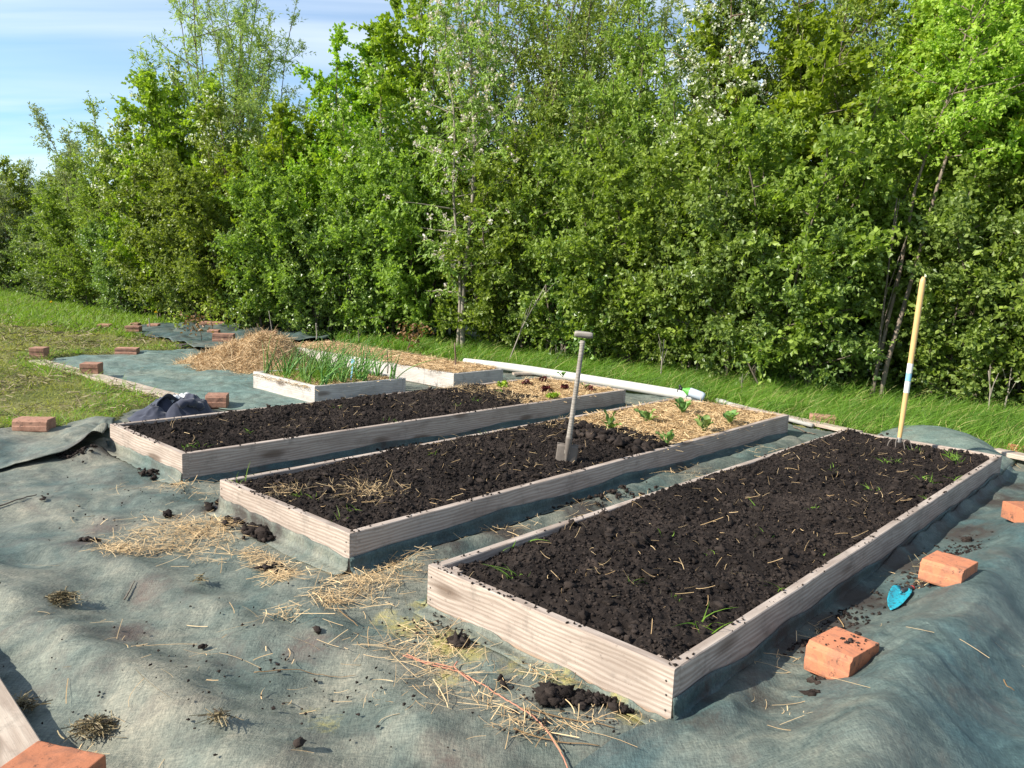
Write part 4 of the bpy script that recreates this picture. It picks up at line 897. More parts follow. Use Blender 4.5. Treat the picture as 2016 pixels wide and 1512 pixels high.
def jacket():
    t = NT('navy_cloth'); p = t.co(); n = t.noise(p, 130, 3, .7); n2 = t.noise(p, 9, 4); c = t.mix(n2, (.024, .027, .044), (.055, .060, .088)); t.bump(n, .3, .002); mn = t.set(c, .85, .25)
    t.b.inputs['Sheen Weight'].default_value = .25
    ml = mat_plain('pale_stripe', (.55, .55, .55), .6, .3, 0, .08); mk = mat_plain('dark_lining', (.012, .013, .022), .9, .1)
    c0 = G(335, 818); r = empty('jacket', (c0[0], c0[1], .0)); tag(r, 'crumpled navy jacket with a pale stripe, dumped behind the corner of the left bed', 'jacket'); r.scale = (.86, .86, .80)
    ex = unit(G(400, 812)-G(265, 826)); ex[2] = 0; ex = unit(ex); ey = np.array([-ex[1], ex[0], 0])
    def surf(u, v):  # u along the heap (-.36..34), v across (-.3..3)
        def lump(cu, cv, su, sv, h, p_=2.2): return h*np.exp(-(np.hypot((u-cu)/su, (v-cv)/sv))**p_)
        z = np.maximum.reduce([lump(-.20, -.05, .22, .20, .12, 2.6), lump(.17, .0, .25, .26, .205, 3.6), lump(.0, .10, .24, .22, .17), lump(-.05, -.02, .13, .16, .19, 2.0), lump(.05, -.20, .18, .12, .17), lump(.28, -.08, .12, .16, .17, 3)])
        w = pn(u*5+v*2, v*3-u*2, 301); f = np.sqrt(pn(u*6+w, v*3+w, 305)**2+.002); f2 = np.sqrt(pn(u*4-v*9, v*2+u*3, 309)**2+.001); f3 = np.sqrt(pn(u*13+v*6+w, v*7-u*4, 315)**2+.001)
        return z+smooth(.02, .12, z)*(.036*(1-f*2.6)+.030*(1-f2*3)+.014*(1-f3*3))-.02
    n = 120; u, v = np.meshgrid(np.linspace(-.46, .44, n), np.linspace(-.42, .40, n), indexing='ij'); z = surf(u, v); keep = z[:-1, :-1] > -.012
    V = ex*u[..., None]+ey*v[..., None]+np.array([0, 0, 1.])*np.maximum(z, -.005)[..., None]
    mesh('cloth', V.reshape(-1, 3), grid_faces(n, n, keep), mn, r)
    # standing hood: open pointed shell
    na, nb = 28, 14; a = np.linspace(-.15, 1.15, na)*math.pi; b = np.linspace(0, 1, nb); A_, B_ = np.meshgrid(a, b, indexing='ij')
    rad = .115*(1-.30*B_)*(1+.06*np.sin(A_*5)); hz = .085+.115*np.sin(np.clip(A_, 0, math.pi))**1.4*(1-.35*B_)
    px_ = -.055+np.cos(A_)*rad; py_ = -.10+B_*.20; pz = np.maximum(.08, .12+np.sin(A_)*rad*1.25*(1-.45*B_))
    V = ex*px_[..., None]+ey*py_[..., None]+np.array([0, 0, 1.])*pz[..., None]
    o = mesh('hood', V.reshape(-1, 3), grid_faces(na, nb), mn, r); md = o.modifiers.new('thickness', 'SOLIDIFY'); md.thickness = .012
    # sleeve lying to the front and pale stripe over the back
    s = np.linspace(0, 1, 24); P = ex*(.0+.26*s)[:, None]+ey*(-.24-.03*np.sin(s*4))[:, None]+np.array([0, 0, 1.])*(.16+.035*np.sin(s*5))[:, None]; m = MB(); m.tube(P, .045+.008*np.sin(s*17), 12); m.build('sleeve', mn, r)
    u = np.linspace(.0, .26, 30); v = np.linspace(-.045, .045, 6); U, Vv = np.meshgrid(u, v, indexing='ij'); Vw = Vv+.02+.5*(U-.12)*.5; zz_ = surf(U, Vw)+.006
    V = ex*U[..., None]+ey*Vw[..., None]+np.array([0, 0, 1.])*zz_[..., None]; mesh('stripe', V.reshape(-1, 3), grid_faces(30, 6), ml, r)
jacket()

# ------------------------------------------------------------------ vegetables
MT['kale'] = mat_leaf('kale_leaf', (.09, .18, .045), (.24, .36, .10), None, .2, .5, .3); MT['lettuce'] = mat_leaf('green_lettuce', (.20, .34, .03), (.38, .52, .06), None, .3)
MT['redlet'] = mat_leaf('red_lettuce', (.045, .008, .010), (.11, .02, .018), None, .15); MT['onion'] = mat_leaf('onion_leaf', (.07, .18, .035), (.19, .36, .075), (.36, .42, .14), .2, .4, .4)
def leafy(name, loc, n, L, wd, mat, label, cat, group, seed, lift=(.3, 1.2), curl=.5, ruffle=.2):
    """rosette of broad wavy leaves, one mesh"""
    rng = np.random.default_rng(seed); mb = MB(); t = np.linspace(0, 1, 9); v = np.linspace(-1, 1, 5)
    for i in range(n):
        a = i*2.4+rng.normal(0, .3); el = rng.uniform(*lift); l = L*rng.uniform(.7, 1.15); d = np.array([math.cos(a)*math.cos(el), math.sin(a)*math.cos(el), math.sin(el)]); s = np.array([-math.sin(a), math.cos(a), 0]); nn = np.cross(d, s); nn = nn if nn[2] > 0 else -nn
        wp = wd*np.interp(t, [0, .25, .4, .75, .92, 1], [.10, .14, .6, 1, .65, .05])
        T, Vv = np.meshgrid(t, v, indexing='ij'); ph = rng.random()*6
        P = d*(T*l)[..., None]+s*(Vv*wp[:, None])[..., None]+nn*(np.abs(Vv)*wp[:, None]*.35+ruffle*wd*np.sin(T*14+ph+Vv*2)*np.abs(Vv))[..., None]-np.array([0, 0, 1])*(curl*l*.5*T**2.2)[..., None]
        mb.add(P.reshape(-1, 3), grid_faces(9, 5), np.full(45, rng.random()))
    o = mb.build(name, MT[mat]); o.location = loc; return tag(o, label, cat, group)
KALE = [(1199, 847, 'kale seedling nearest the spade shaft in the straw'), (1273, 831, 'kale seedling in the straw along the back side board'), (1345, 815, 'tall two leaved kale seedling nearest the far corner post and the bottle'), (1313, 877, 'kale seedling at the edge where the straw meets the soil, by the side board'), (1385, 850, 'kale seedling second from the side board in the straw'), (1435, 834, 'kale seedling farthest right in the straw of the middle bed')]
for i, (px, py, lb) in enumerate(KALE):
    p = G(px, py, .19); leafy('kale_seedling', tuple(p), 6+i % 3, .20, .034, 'kale', lb, 'kale', 'kale seedlings in the straw', 60+i, (.7, 1.35), .45, .3)
LET = [(990, 763, 'lettuce', 'bright green lettuce at the soil edge of the straw'), (1035, 759, 'redlet', 'dark red lettuce beside the bright green lettuce'), (1070, 751, 'redlet', 'dark red lettuce farthest back in the straw of the left bed'), (1074, 770, 'redlet', 'dark red lettuce behind the second green lettuce'), (1111, 767, 'redlet', 'dark red lettuce just left of the spade shaft'), (1088, 785, 'lettuce', 'bright green lettuce along the near side board'), (1160, 770, 'redlet', 'small red lettuce right of the spade shaft')]
for i, (px, py, mt, lb) in enumerate(LET):
    p = G(px, py, .19); leafy('lettuce', tuple(p), 12, (.085 if mt == 'redlet' else .10), .034, mt, lb, 'lettuce', 'lettuces in the straw', 80+i, (.2, 1.3), .4, .6)
leafy('kale_seedling', tuple(G(1108, 742, .19)), 4, .12, .03, 'kale', 'small green seedling at the back of the left bed by the pipe', 'seedling', None, 95, (.6, 1.3)); leafy('kale_seedling', tuple(G(1155, 768, .19)), 4, .12, .025, 'kale', 'thin green seedling beside the small red lettuce right of the spade', 'seedling', None, 96, (.9, 1.4))
for i, (px, py, s, lb) in enumerate([(1163, 792, .12, 'leafy weed in the straw path between the left and middle beds, right of the spade'), (1142, 797, .10, 'leafy weed in the straw path just beside the spade shaft'), (1528, 842, .10, 'leafy weed at the foot of the middle bed side board, far end'), (915, 842, .12, 'grassy weed in the shade between the left and middle beds')]):
    leafy('weed_plant', tuple(gz(px, py)), 9, s, .016, 'kale', lb, 'weed', None, 110+i, (.3, 1.3))
def blades(name, loc, n, hmin, hmax, wd, mat, spread, seed, lean=(.1, 0)):
    rng = np.random.default_rng(seed); P = np.stack([rng.normal(0, spread, n), rng.normal(0, spread, n), np.zeros(n)], -1); D = unit(np.stack([rng.normal(lean[0], .25, n), rng.normal(lean[1], .25, n), np.ones(n)], -1)); L = rng.uniform(hmin, hmax, n)
    bend = np.stack([rng.normal(.18, .28, n), rng.normal(0, .25, n), -np.abs(rng.normal(0, .18, n))], -1)*L[:, None]; mb = MB()
    t = np.linspace(0, 1, 9)
    for i in range(n):
        Q = P[i]+D[i]*(L[i]*t)[:, None]+bend[i]*(t**2.2)[:, None]; mb.tube(Q, wd*(1-.9*t**2)*np.interp(t, [0, .15], [1.2, 1]), 5, rng.random()*.9, False)
    o = mb.build(name, MT[mat]); o.location = loc; return o
rngo = np.random.default_rng(5); oA, ow, ol, oy = BEDS['onion']; k = 0
ROWN = ['front row', 'second row', 'third row', 'back row']
for r_ in range(4):
    for c_ in range(6):
        u = .14+c_*(ow-.28)/5+rngo.normal(0, .035); v = .16+r_*(ol-.32)/3+rngo.normal(0, .03)
        o = blades('onion_plant', tuple(to_world('onion', u, v, .175)), int(rngo.integers(8, 14)), .26, .54, .0062, 'onion', .022, 500+k); k += 1
        tag(o, 'tall green onion with tubular leaves among the others in the small white bed', 'onion', 'onions in the small white bed')
def onion_grass():
    rng = np.random.default_rng(15); n = 700; u = rng.normal(ow*.52, ow*.2, n).clip(.08, ow-.08); v = rng.normal(ol*.35, ol*.2, n).clip(.07, ol-.07); P = to_world('onion', u, v, np.full(n, .18)); D = unit(np.stack([rng.normal(.1, .4, n), rng.normal(0, .4, n), np.ones(n)], -1)); L = rng.uniform(.08, .24, n)
    V, Fq, kk = ribbons(P, D, L, rng.uniform(.003, .006, n), np.stack([rng.normal(.2, .5, n), rng.normal(0, .5, n), -rng.random(n)*.4], -1)*L[:, None], 4, True, rng)
    tag(mesh('grass_weeds', V, Fq, MT['grass'], attrs={'tint': np.repeat(.2+.6*rng.random(n), kk)}), 'grass weeds growing between the onions', 'weeds', None, 'stuff')
onion_grass()
def stake(px, py, pt, z0, label, r=.007, mat=None, pxt=None):
    b = G(px, py, z0); t = atY(pxt if pxt else px, pt, b[1]); m = MB(); s = np.linspace(0, 1, 12); P = (t-b)*s[:, None]+np.stack([.006*np.sin(s*5), 0*s, 0*s], -1); m.tube(P, np.linspace(r, r*.7, 12), 7); o = m.build('stake', mat or MT['bark']); o.location = tuple(b); return tag(o, label, 'stake')
stake(763, 735, 686, .18, 'thin dark stake at the right end of the onion bed'); stake(896, 722, 675, .19, 'reddish stake near the near end of the narrow back bed', .012, MT['bark_red']); stake(623, 668, 636, .19, 'pale stake at the back of the narrow straw bed', .012, MT['bark_pale']); stake(294, 646, 626, .05, 'pale short stake behind the far rumpled fabric', .014, MT['bark_pale'])
stake(536, 664, 612, .05, 'thin grey stem rising behind the straw heap', .008, MT['bark_pale'], 530); stake(706, 672, 650, .19, 'thin stem with a few leaves in the back straw bed', .008, MT['bark'])
def label_tag():
    p = to_world('onion', ow-.22, ol*.5, .18); r = MB(); m = MB(); m.box((-.009, -.0015, .0), (.009, .0015, .20)); m.box((-.022, -.002, .20), (.022, .002, .25)); o = m.build('plant_marker', mat_blue, None, False); o.location = tuple(p); o.rotation_euler = (0, .1, -.3); tag(o, 'small blue plastic plant marker among the onions', 'plant marker')
label_tag()

# ------------------------------------------------------------------ trees and shrubs
def leaf_mesh(P, A, N, L, Wd, tint, fold=.25):
    """4-vertex folded leaves: base P, axis A, normal N"""
    n = len(P); S = unit(np.cross(A, N)); N = np.cross(S, A)
    mid = P+A*(L*.45)[:, None]; w = (Wd*.5)[:, None]
    V = np.stack([P, mid-S*w+N*(w*fold), P+A*L[:, None]-N*(L*.06)[:, None], mid+S*w+N*(w*fold)], 1).reshape(-1, 3)
    b = np.arange(n)*4; Fc = np.concatenate([np.stack([b, b+2, b+1], -1), np.stack([b, b+3, b+2], -1)])
    return V, Fc, np.repeat(tint, 4)
def gen_tree(seed, h, rad, stems, lats, twigs, lpt, leaf, asp, clear=.05, droop=.2, spread=.6, lean=(0, 0), tw=(.16, .42), up=.5, single=False, r0=.03, prof='shrub', spire=1.0, wind=.15, blossom=0, bl=(.09, .03)):
    rng = np.random.default_rng(seed); wood = MB(); tp = []; td = []; tl = []
    for i in range(stems):
        a = i*2.399+rng.normal(0, .4); rr = rad*spread*(0.0 if (single and i == 0) else math.sqrt(rng.random())) ; hh = h*(1.0 if i == 0 else rng.uniform(.62, 1.0))
        b = np.array([math.cos(a), math.sin(a), 0])*(.0 if single and i == 0 else .08+.12*rng.random()); tpn = np.array([math.cos(a)*rr+lean[0]*hh, math.sin(a)*rr+lean[1]*hh, hh])
        t = np.linspace(0, 1, 12); wig = np.stack([pn(t*3+i, t*0+seed, 1), pn(t*3+i, t*0+seed, 2), t*0], -1)*.16*np.sqrt(t)[:, None]*rad
        hp = t[:, None]**np.array([1.25, 1.25, 1.0]); S = b+(tpn-b)*hp+wig
        rs = r0*(1.0 if i == 0 else rng.uniform(.5, .85))*(1-.86*t)+.003; wood.tube(S, rs, 6, 0, False)
        nl = int(lats*(1.0 if i == 0 else rng.uniform(.6, 1)))
        for q in clear+(1-clear)*(np.arange(nl)+rng.random(nl))/nl:
            s = np.array([np.interp(q, t, S[:, c]) for c in range(3)])
            if prof == 'shrub': pf = .55+.6*math.sin(math.pi*min(1, q*.9+.12))
            elif prof == 'tree': pf = .35+.9*math.sin(math.pi*min(1, (q-clear)/(1-clear)*.82+.14))
            else: pf = .5+.4*(1-q)
            ln = rad*rng.uniform(.35, .85)*pf*(1.15-q*.75*spire)
            az = math.atan2(tpn[1], tpn[0])+rng.normal(0, 1.5) if rng.random() < .4 else rng.random()*6.28; el = rng.uniform(.0, .9)*up*1.5
            d = np.array([math.cos(az)*math.cos(el)+wind, math.sin(az)*math.cos(el), math.sin(el)]); u = np.linspace(0, 1, 6)
            Lp = s+d*(ln*u)[:, None]+np.array([0, 0, 1])*(ln*(.25*u**2*up-.28*droop*u**2))[:, None]+rng.normal(0, .02, (6, 3))*u[:, None]
            wood.tube(Lp, (.007+.25*r0*(1-q))*(1-.8*u)+.0015, 4, 0, False)
            nt_ = max(3, int(twigs*(.4+ln/rad)))
            qq = rng.random(nt_)**.75; st = np.stack([np.interp(qq, u, Lp[:, c]) for c in range(3)], -1); dd = unit(d*.5+rng.normal(0, .55, (nt_, 3))+np.array([wind*.6, 0, up*.6])-np.array([0, 0, droop*.7]))
            tp.append(st); td.append(dd); tl.append(rng.uniform(tw[0], tw[1], nt_))
        nt_ = int(twigs*2.2); qq = 1-rng.random(nt_)**1.5*(.5 if spire else .35); st = np.stack([np.interp(qq, t, S[:, c]) for c in range(3)], -1); tp.append(st); td.append(unit(rng.normal(0, .45, (nt_, 3))+np.array([0, 0, .9]))); tl.append(rng.uniform(tw[0], tw[1], nt_)*.9)
    tp, td, tl = np.concatenate(tp), np.concatenate(td), np.concatenate(tl); m = tp[:, 2] > .03; tp, td, tl = tp[m], td[m], tl[m]; n = len(tp)
    s = (np.arange(lpt)[None]+.6*rng.random((n, lpt)))/lpt
    P = tp[:, None]+td[:, None]*(tl[:, None]*s)[..., None]-np.array([0, 0, 1.])*(droop*.5*tl[:, None]*s**2)[..., None]; P = P.reshape(-1, 3); TD = np.repeat(td, lpt, 0); k = len(P)
    A = unit(TD*.6+rng.normal(0, .75, (k, 3))-np.array([0, 0, droop])); N = unit(np.array([-.40, -.28, .62])+rng.normal(0, .55, (k, 3)))
    L = 1.22*leaf*rng.uniform(.6, 1.25, k); clump = np.repeat(np.clip(.45+.30*rng.normal(size=n), 0, 1), lpt)
    tint = np.clip(clump*.65+.35*rng.random(k)+.10*(P[:, 2]/h-.5), 0, 1); m = P[:, 2] > .02
    V, Fc, T = leaf_mesh(P[m], A[m], N[m], L[m], (L*asp)[m], tint[m])
    wo = wood.build('trunk', None); cr_ = mesh('crown', V, Fc, None, None, False, {'tint': T}); res = [wo.data, cr_.data]
    bpy.data.objects.remove(wo); bpy.data.objects.remove(cr_)
    if blossom:
        q = rng.choice(n, blossom, replace=False, p=(lambda w_: w_/w_.sum())(np.clip(tp[:, 2]/h, .1, 1)**1.0)); e = tp[q]+td[q]*tl[q][:, None]*.8; nb = 11; s = np.linspace(0, 1, nb); Pb = e[:, None]+unit(td[q]+rng.normal(0, .5, (blossom, 3))+np.array([0, 0, .3 if bl[0] > .06 else 0]))[:, None]*(bl[0]*s)[None, :, None]+rng.normal(0, bl[1]*.35, (blossom, nb, 3)); Pb = Pb.reshape(-1, 3); kb = len(Pb)
        V, Fc, T = leaf_mesh(Pb, rand_dir(kb, rng), rand_dir(kb, rng), np.full(kb, bl[1]), np.full(kb, bl[1]*.9), rng.random(kb)); b_ = mesh('blossom', V, Fc, None, None, False, {'tint': T}); res.append(b_.data); bpy.data.objects.remove(b_)
    return res
LM = dict(
    dense=mat_leaf('leaf_dense', (.085, .145, .022), (.37, .47, .085), None, .42), maple=mat_leaf('leaf_maple', (.140, .235, .018), (.41, .54, .065), None, .45),
    olive=mat_leaf('leaf_olive', (.130, .190, .036), (.365, .455, .115), (.37, .41, .12), .44), willow=mat_leaf('leaf_willow', (.165, .225, .060), (.43, .50, .19), None, .44),
    grey=mat_leaf('leaf_grey', (.18, .24, .11), (.41, .475, .25), None, .38), dark=mat_leaf('leaf_dark', (.066, .125, .028), (.32, .42, .105), None, .38, .36, .5), lime=mat_leaf('leaf_lime', (.17, .25, .025), (.39, .50, .075), (.44, .47, .09), .46))
MB_ = mat_leaf('blossom_white', (.62, .62, .52), (.86, .86, .80), None, .25, .7, .2); MP_ = mat_leaf('blossom_pink', (.60, .52, .48), (.84, .78, .76), None, .25, .7, .2)
KIND = {}
def kind(name, mat, bark, bmat=None, **kw): KIND[name] = (gen_tree(**kw), mat, bark, bmat)
kind('dense_shrub', 'dense', 'bark', seed=1, h=3.6, rad=1.5, stems=9, lats=13, twigs=23, lpt=13, leaf=.062, asp=.72, clear=.03, spread=.85)
kind('dense_shrub_b', 'dark', 'bark', seed=2, h=2.7, rad=1.35, stems=9, lats=11, twigs=23, lpt=13, leaf=.055, asp=.75, clear=.02, spread=.95)
kind('field_maple', 'maple', 'bark', seed=3, h=6.2, rad=1.9, stems=6, lats=19, twigs=22, lpt=13, leaf=.072, asp=.85, clear=.06, spread=.5, up=.4, spire=.8)
kind('field_maple_b', 'maple', 'bark', seed=13, h=5.2, rad=1.9, stems=7, lats=18, twigs=21, lpt=13, leaf=.070, asp=.85, clear=.04, spread=.6, up=.35, spire=.7)
kind('willow', 'willow', 'bark', seed=4, h=8.4, rad=2.0, stems=8, lats=28, twigs=14, lpt=13, leaf=.085, asp=.24, clear=.12, spread=.75, up=.9, droop=.25, prof='tree', tw=(.2, .5))
kind('willow_b', 'olive', 'bark', seed=14, h=7.6, rad=1.7, stems=8, lats=30, twigs=13, lpt=11, leaf=.060, asp=.42, clear=.10, spread=.8, up=.8, droop=.1, prof='shrub', tw=(.2, .5), r0=.03, spire=.7)
kind('grey_sallow', 'grey', 'bark', seed=5, h=5.0, rad=1.7, stems=9, lats=17, twigs=18, lpt=12, leaf=.070, asp=.36, clear=.05, spread=.8, up=.8)
kind('bird_cherry', 'dark', 'bark_red', 'white', seed=6, h=7.0, rad=1.35, stems=6, lats=30, twigs=12, lpt=12, leaf=.075, asp=.55, clear=.08, spread=.5, blossom=900, bl=(.15, .046))
kind('bird_cherry_b', 'dense', 'bark_red', 'white', seed=16, h=5.2, rad=1.5, stems=7, lats=26, twigs=13, lpt=12, leaf=.072, asp=.55, clear=.05, spread=.65, blossom=330, bl=(.13, .044))
kind('wild_cherry', 'olive', 'bark_pale', 'pink', seed=7, h=6.4, rad=1.6, stems=2, lats=46, twigs=12, lpt=11, leaf=.075, asp=.42, clear=.16, spread=.35, single=True, r0=.055, prof='tree', droop=.5, blossom=320, bl=(.07, .050))
kind('leaning_lime', 'lime', 'bark_stem', seed=8, h=6.8, rad=2.0, stems=2, lats=44, twigs=18, lpt=16, leaf=.050, asp=.70, clear=.50, spread=.25, single=True, r0=.036, prof='tree', lean=(.20, .05), droop=.3, wind=.35)
kind('hornbeam', 'olive', 'bark', seed=9, h=5.6, rad=1.5, stems=7, lats=20, twigs=18, lpt=12, leaf=.060, asp=.55, clear=.05, spread=.6, up=.8)
def hedge_pt(px, off):
    g = G(px, 720); ray = g[:2]/np.linalg.norm(g[:2]); best = None
    for (x1, y1), (x2, y2) in zip(HEDGE[:-1], HEDGE[1:]):
        A2 = np.array([[ray[0], x1-x2], [ray[1], y1-y2]]); 
        try: s, t = np.linalg.solve(A2, np.array([x1, y1]))
        except np.linalg.LinAlgError: continue
        if -1e-6 <= t <= 1.000001 and s > 0: best = s if best is None else min(best, s)
    return ray*(best+off)
USED = {}
def plant_tree(kd, px, off, sc, rz, label, cat='tree', group='trees and shrubs of the hedge', name=None, sz=None):
    data, mat, bark, bm_ = KIND[kd]; p = hedge_pt(px, off); nm = name or kd.replace('_b', '')
    r = empty(nm, (p[0], p[1], 0.0), rz); r.scale = (sc, sc, sc*(sz or 1)); tag(r, label, cat, group)
    for d, n_, m_ in zip(data, ('trunk', 'crown', 'blossom'), (MT[bark], LM[mat], MB_ if bm_ == 'white' else MP_)):
        if not d.materials: d.materials.append(m_)
        o = bpy.data.objects.new(n_, d); COL.objects.link(o); o.parent = r
    return r
T_ = [  # kind, photo x, metres behind the hedge front, scale, turn, label
    ('grey_sallow', -190, .6, .80, .3, 'grey green sallow cut by the left edge of the picture'),
    ('grey_sallow', 40, .9, .88, 2.0, 'grey green sallow with bare pointed tips at the far left end of the hedge'),
    ('hornbeam', 130, .5, .80, 1.0, 'light olive shrub with upright tips between the sallow and the flowering bird cherry'),
    ('grey_sallow', 200, 1.4, 1.0, 4.0, 'greyish sallow standing behind the light olive shrub'),
    ('hornbeam', 225, .5, .92, 3.1, 'round light green shrub just left of the white flowering bush'),
    ('bird_cherry_b', 300, 1.0, 1.12, .5, 'dark bush dotted with white flower spikes below the tall airy willow'),
    ('willow', 440, 2.0, 1.10, 1.2, 'tall airy willow rising above the left part of the hedge into the sky'),
    ('willow', 500, 2.6, .92, 3.9, 'lower airy willow just right of the tall left willow'),
    ('field_maple_b', 385, .9, 1.05, 2.2, 'yellow green maple in front of the tall left willow'),
    ('bird_cherry_b', 470, .6, .95, 3.0, 'dark leaved bush with few white spikes right of the yellow green maple'),
    ('field_maple_b', 545, .7, .86, 4.4, 'bright green bushy maple directly behind the straw heap'),
    ('field_maple', 620, 1.2, .82, .2, 'bright green maple with leafy spires left of the tallest spires'),
    ('field_maple', 700, 1.0, .95, 2.6, 'tall bright green maple whose spires stand against the sky'),
    ('bird_cherry_b', 745, .4, .98, 5.2, 'bush with white flower clusters left of the blossoming cherry trunk'),
    ('field_maple', 800, 1.6, 1.10, 4.0, 'tallest maple spire behind the blossoming cherry'),
    ('wild_cherry', 910, -1.15, .95, 1.0, 'wild cherry with slim pale trunk and pinkish white blossom behind the pipe'),
    ('willow_b', 880, 2.0, 1.1, .4, 'olive willow showing behind the blossoming cherry'),
    ('willow_b', 1000, 1.6, 1.2, 2.1, 'tall olive willow with many dark stems right of the blossoming cherry'),
    ('willow_b', 1090, 2.2, 1.25, 3.6, 'tall thin leaved willow at the middle of the hedge above the spade'),
    ('hornbeam', 1150, .9, 1.15, .8, 'pale green shrub with a slanting pale stem behind the spade handle'),
    ('willow', 1215, 2.2, 1.05, 5.0, 'airy willow just left of the white flowering tree top'),
    ('hornbeam', 1270, 1.0, 1.15, 2.9, 'fine leaved pale shrub left of the white flowering tree'),
    ('bird_cherry', 1395, .9, 1.12, 2.0, 'tall bird cherry covered in white flower spikes to the top of the picture'),
    ('bird_cherry', 1330, 1.9, .8, 4.2, 'lower white flowering cherry behind the pale shrub'),
    ('field_maple_b', 1480, .9, 1.15, 5.6, 'mid green maple right of the white flowering tree'),
    ('willow_b', 1560, 2.0, 1.12, 3.3, 'airy willow with a dark stem right of the white flowering tree top'),
    ('leaning_lime', 1738, -.9, .88, 0.0, 'yellow green tree with a slim trunk leaning right behind the fork handle'),
    ('leaning_lime', 1640, .7, .88, -.25, 'yellow green tree with a short leaning trunk left of the fork handle'),
    ('field_maple', 1800, 1.6, 1.1, 1.7, 'green maple behind the fork handle and the leaning trunks'),
    ('leaning_lime', 1890, .9, 1.0, .35, 'yellow green leaning tree at the upper right of the picture'),
    ('willow_b', 1920, 2.0, .95, 1.0, 'olive willow behind the leaning trees at the right'),
    ('field_maple_b', 1990, .6, 1.0, .9, 'mid green maple at the right edge of the picture'),
    ('field_maple', 2100, 1.1, 1.0, 2.4, 'green maple just outside the right edge, reaching into the picture'),
    ('willow_b', 1690, 2.4, 1.1, .9, 'pale willow far back behind the yellow green leaning trees'),
]
for a in T_: plant_tree(*a)
S_ = [(20, .0, .95, 'b'), (110, -.1, .8, 'b'), (180, .1, .9, 'a'), (255, .0, .85, 'b'), (330, .0, .95, 'a'), (400, .0, .9, 'b'), (455, .1, .95, 'a'), (520, .0, .95, 'b'), (580, .1, .95, 'a'), (640, .1, .9, 'b'), (695, .0, .95, 'a'), (760, .2, .95, 'b'), (830, .3, .95, 'a'), (965, .4, 1.0, 'a'), (1030, .3, .95, 'b'),
      (1100, .2, 1.0, 'a'), (1170, .2, .95, 'b'), (1235, .2, 1.0, 'a'), (1300, .3, .95, 'b'), (1370, .2, 1.0, 'a'), (1440, .2, .95, 'b'), (1510, .3, 1.0, 'a'), (1585, .4, .9, 'b'), (1660, .8, .95, 'a'), (1790, 1.0, .95, 'b'), (1870, .4, .9, 'a'), (1945, .3, .95, 'b'), (2040, .2, 1.0, 'a')]
NEAR = ['the far left end of the hedge', 'the grey sallow', 'the olive shrub near the left end', 'the left end of the white flowering bush', 'the flowering bush below the tall left willow', 'the far rumpled fabric', 'the dark timber on the fabric', 'the straw heap, on its left', 'the straw heap, on its right', 'the back straw bed, at its left end', 'the onion bed', 'the middle of the back straw bed',
        'the young reddish shrub', 'the right of the blossoming cherry trunk', 'the start of the white pipe', 'the lettuces', 'the spade handle, on its left', 'the spade handle, on its right', 'the middle of the white pipe', 'the spray bottle, on its left', 'the spray bottle, on its right', 'the grey pipe', 'the pinkish brick', 'the leaning trunks, on their left', 'the gap between leaning trunks and fork', 'the fork handle, on its right', 'the hump of fabric', 'the right edge of the picture']
rs = np.random.default_rng(3)
for (px, off, sc, kd), nr in zip(S_, NEAR):
    plant_tree('dense_shrub' if kd == 'a' else 'dense_shrub_b', px, off-(1.45 if 1080 < px < 1640 else .95 if 960 < px < 1680 else .45), sc*rs.uniform(.92, 1.08), rs.random()*6.28, ('mid green leafy shrub low behind ' if kd == 'a' else 'low dark green shrub at hedge foot behind ')+nr, 'shrub', 'shrubs along the hedge foot', 'hedge_shrub')
# second rank that closes the hedge behind
for i, px in enumerate([60, 260, 480, 660, 860, 1060, 1260, 1440, 1620, 1780, 1960, 2200]):
    plant_tree('dense_shrub', px, 2.4, 1.2, i*1.3, 'dark shrub glimpsed deep inside the hedge', 'shrub', 'shrubs deep inside the hedge', 'hedge_shrub')
def bare_stem(pts, r, label, mat='bark_pale'):
    y0 = None; Q = []
    b = G(*pts[0], .03); P = [b]+[atY(px, py, b[1]-.0) for px, py in pts[1:]]
    P = resample(np.array(P), 24); m = MB(); m.tube(P-b, np.linspace(r, r*.45, 24), 6)
    if len(pts) > 2:
        q = P[12]-b; rng = np.random.default_rng(int(pts[0][0])); 
        for k_ in range(3):
            e = P[min(23, 14+k_*4)]-b; m.tube(np.array([P[8+k_*4]-b, e+np.array([rng.normal(0, .10), -.05, .10])]), [r*.5, r*.2], 5)
    o = m.build('bare_stem', MT[mat]); o.location = tuple(b); tag(o, label, 'bare stem', 'bare stems before the hedge')
for pts, r, lb in [([(1000, 716), (1030, 640), (1075, 560)], .012, 'pale bare branching stem slanting before the hedge above the lettuces'), ([(1065, 690), (1072, 640), (1090, 600)], .010, 'upright pale bare stem left of the spade grip'), ([(1301, 748), (1303, 710), (1308, 668)], .012, 'thin bare stem standing in the grass right of the spade'), ([(1090, 722), (1100, 700), (1112, 683)], .008, 'short slanting pale stem touching the spade grip from the left'),
                   ([(1460, 780), (1461, 760), (1459, 742)], .007, 'short straight dry stalk in the grass right of the spray bottle'), ([(1500, 770), (1480, 730), (1462, 690)], .016, 'dark slanting stem in the hedge foot behind the kale'), ([(1718, 790), (1738, 620), (1766, 390)], .019, 'slim brown trunk left of the leaning trunk behind the fork'), ([(1945, 820), (1950, 770), (1946, 730)], .012, 'thin bare stem in the grass at the right'), ([(1975, 815), (1985, 770), (1992, 720)], .012, 'bare stem in the grass nearest the right edge')]:
    bare_stem(pts, r, lb, 'bark' if r > .014 else 'bark_pale')
MT['leaf_young'] = LM['lime']; MT['leaf_red'] = mat_leaf('leaf_bronze', (.16, .085, .04), (.30, .18, .08), None, .3)
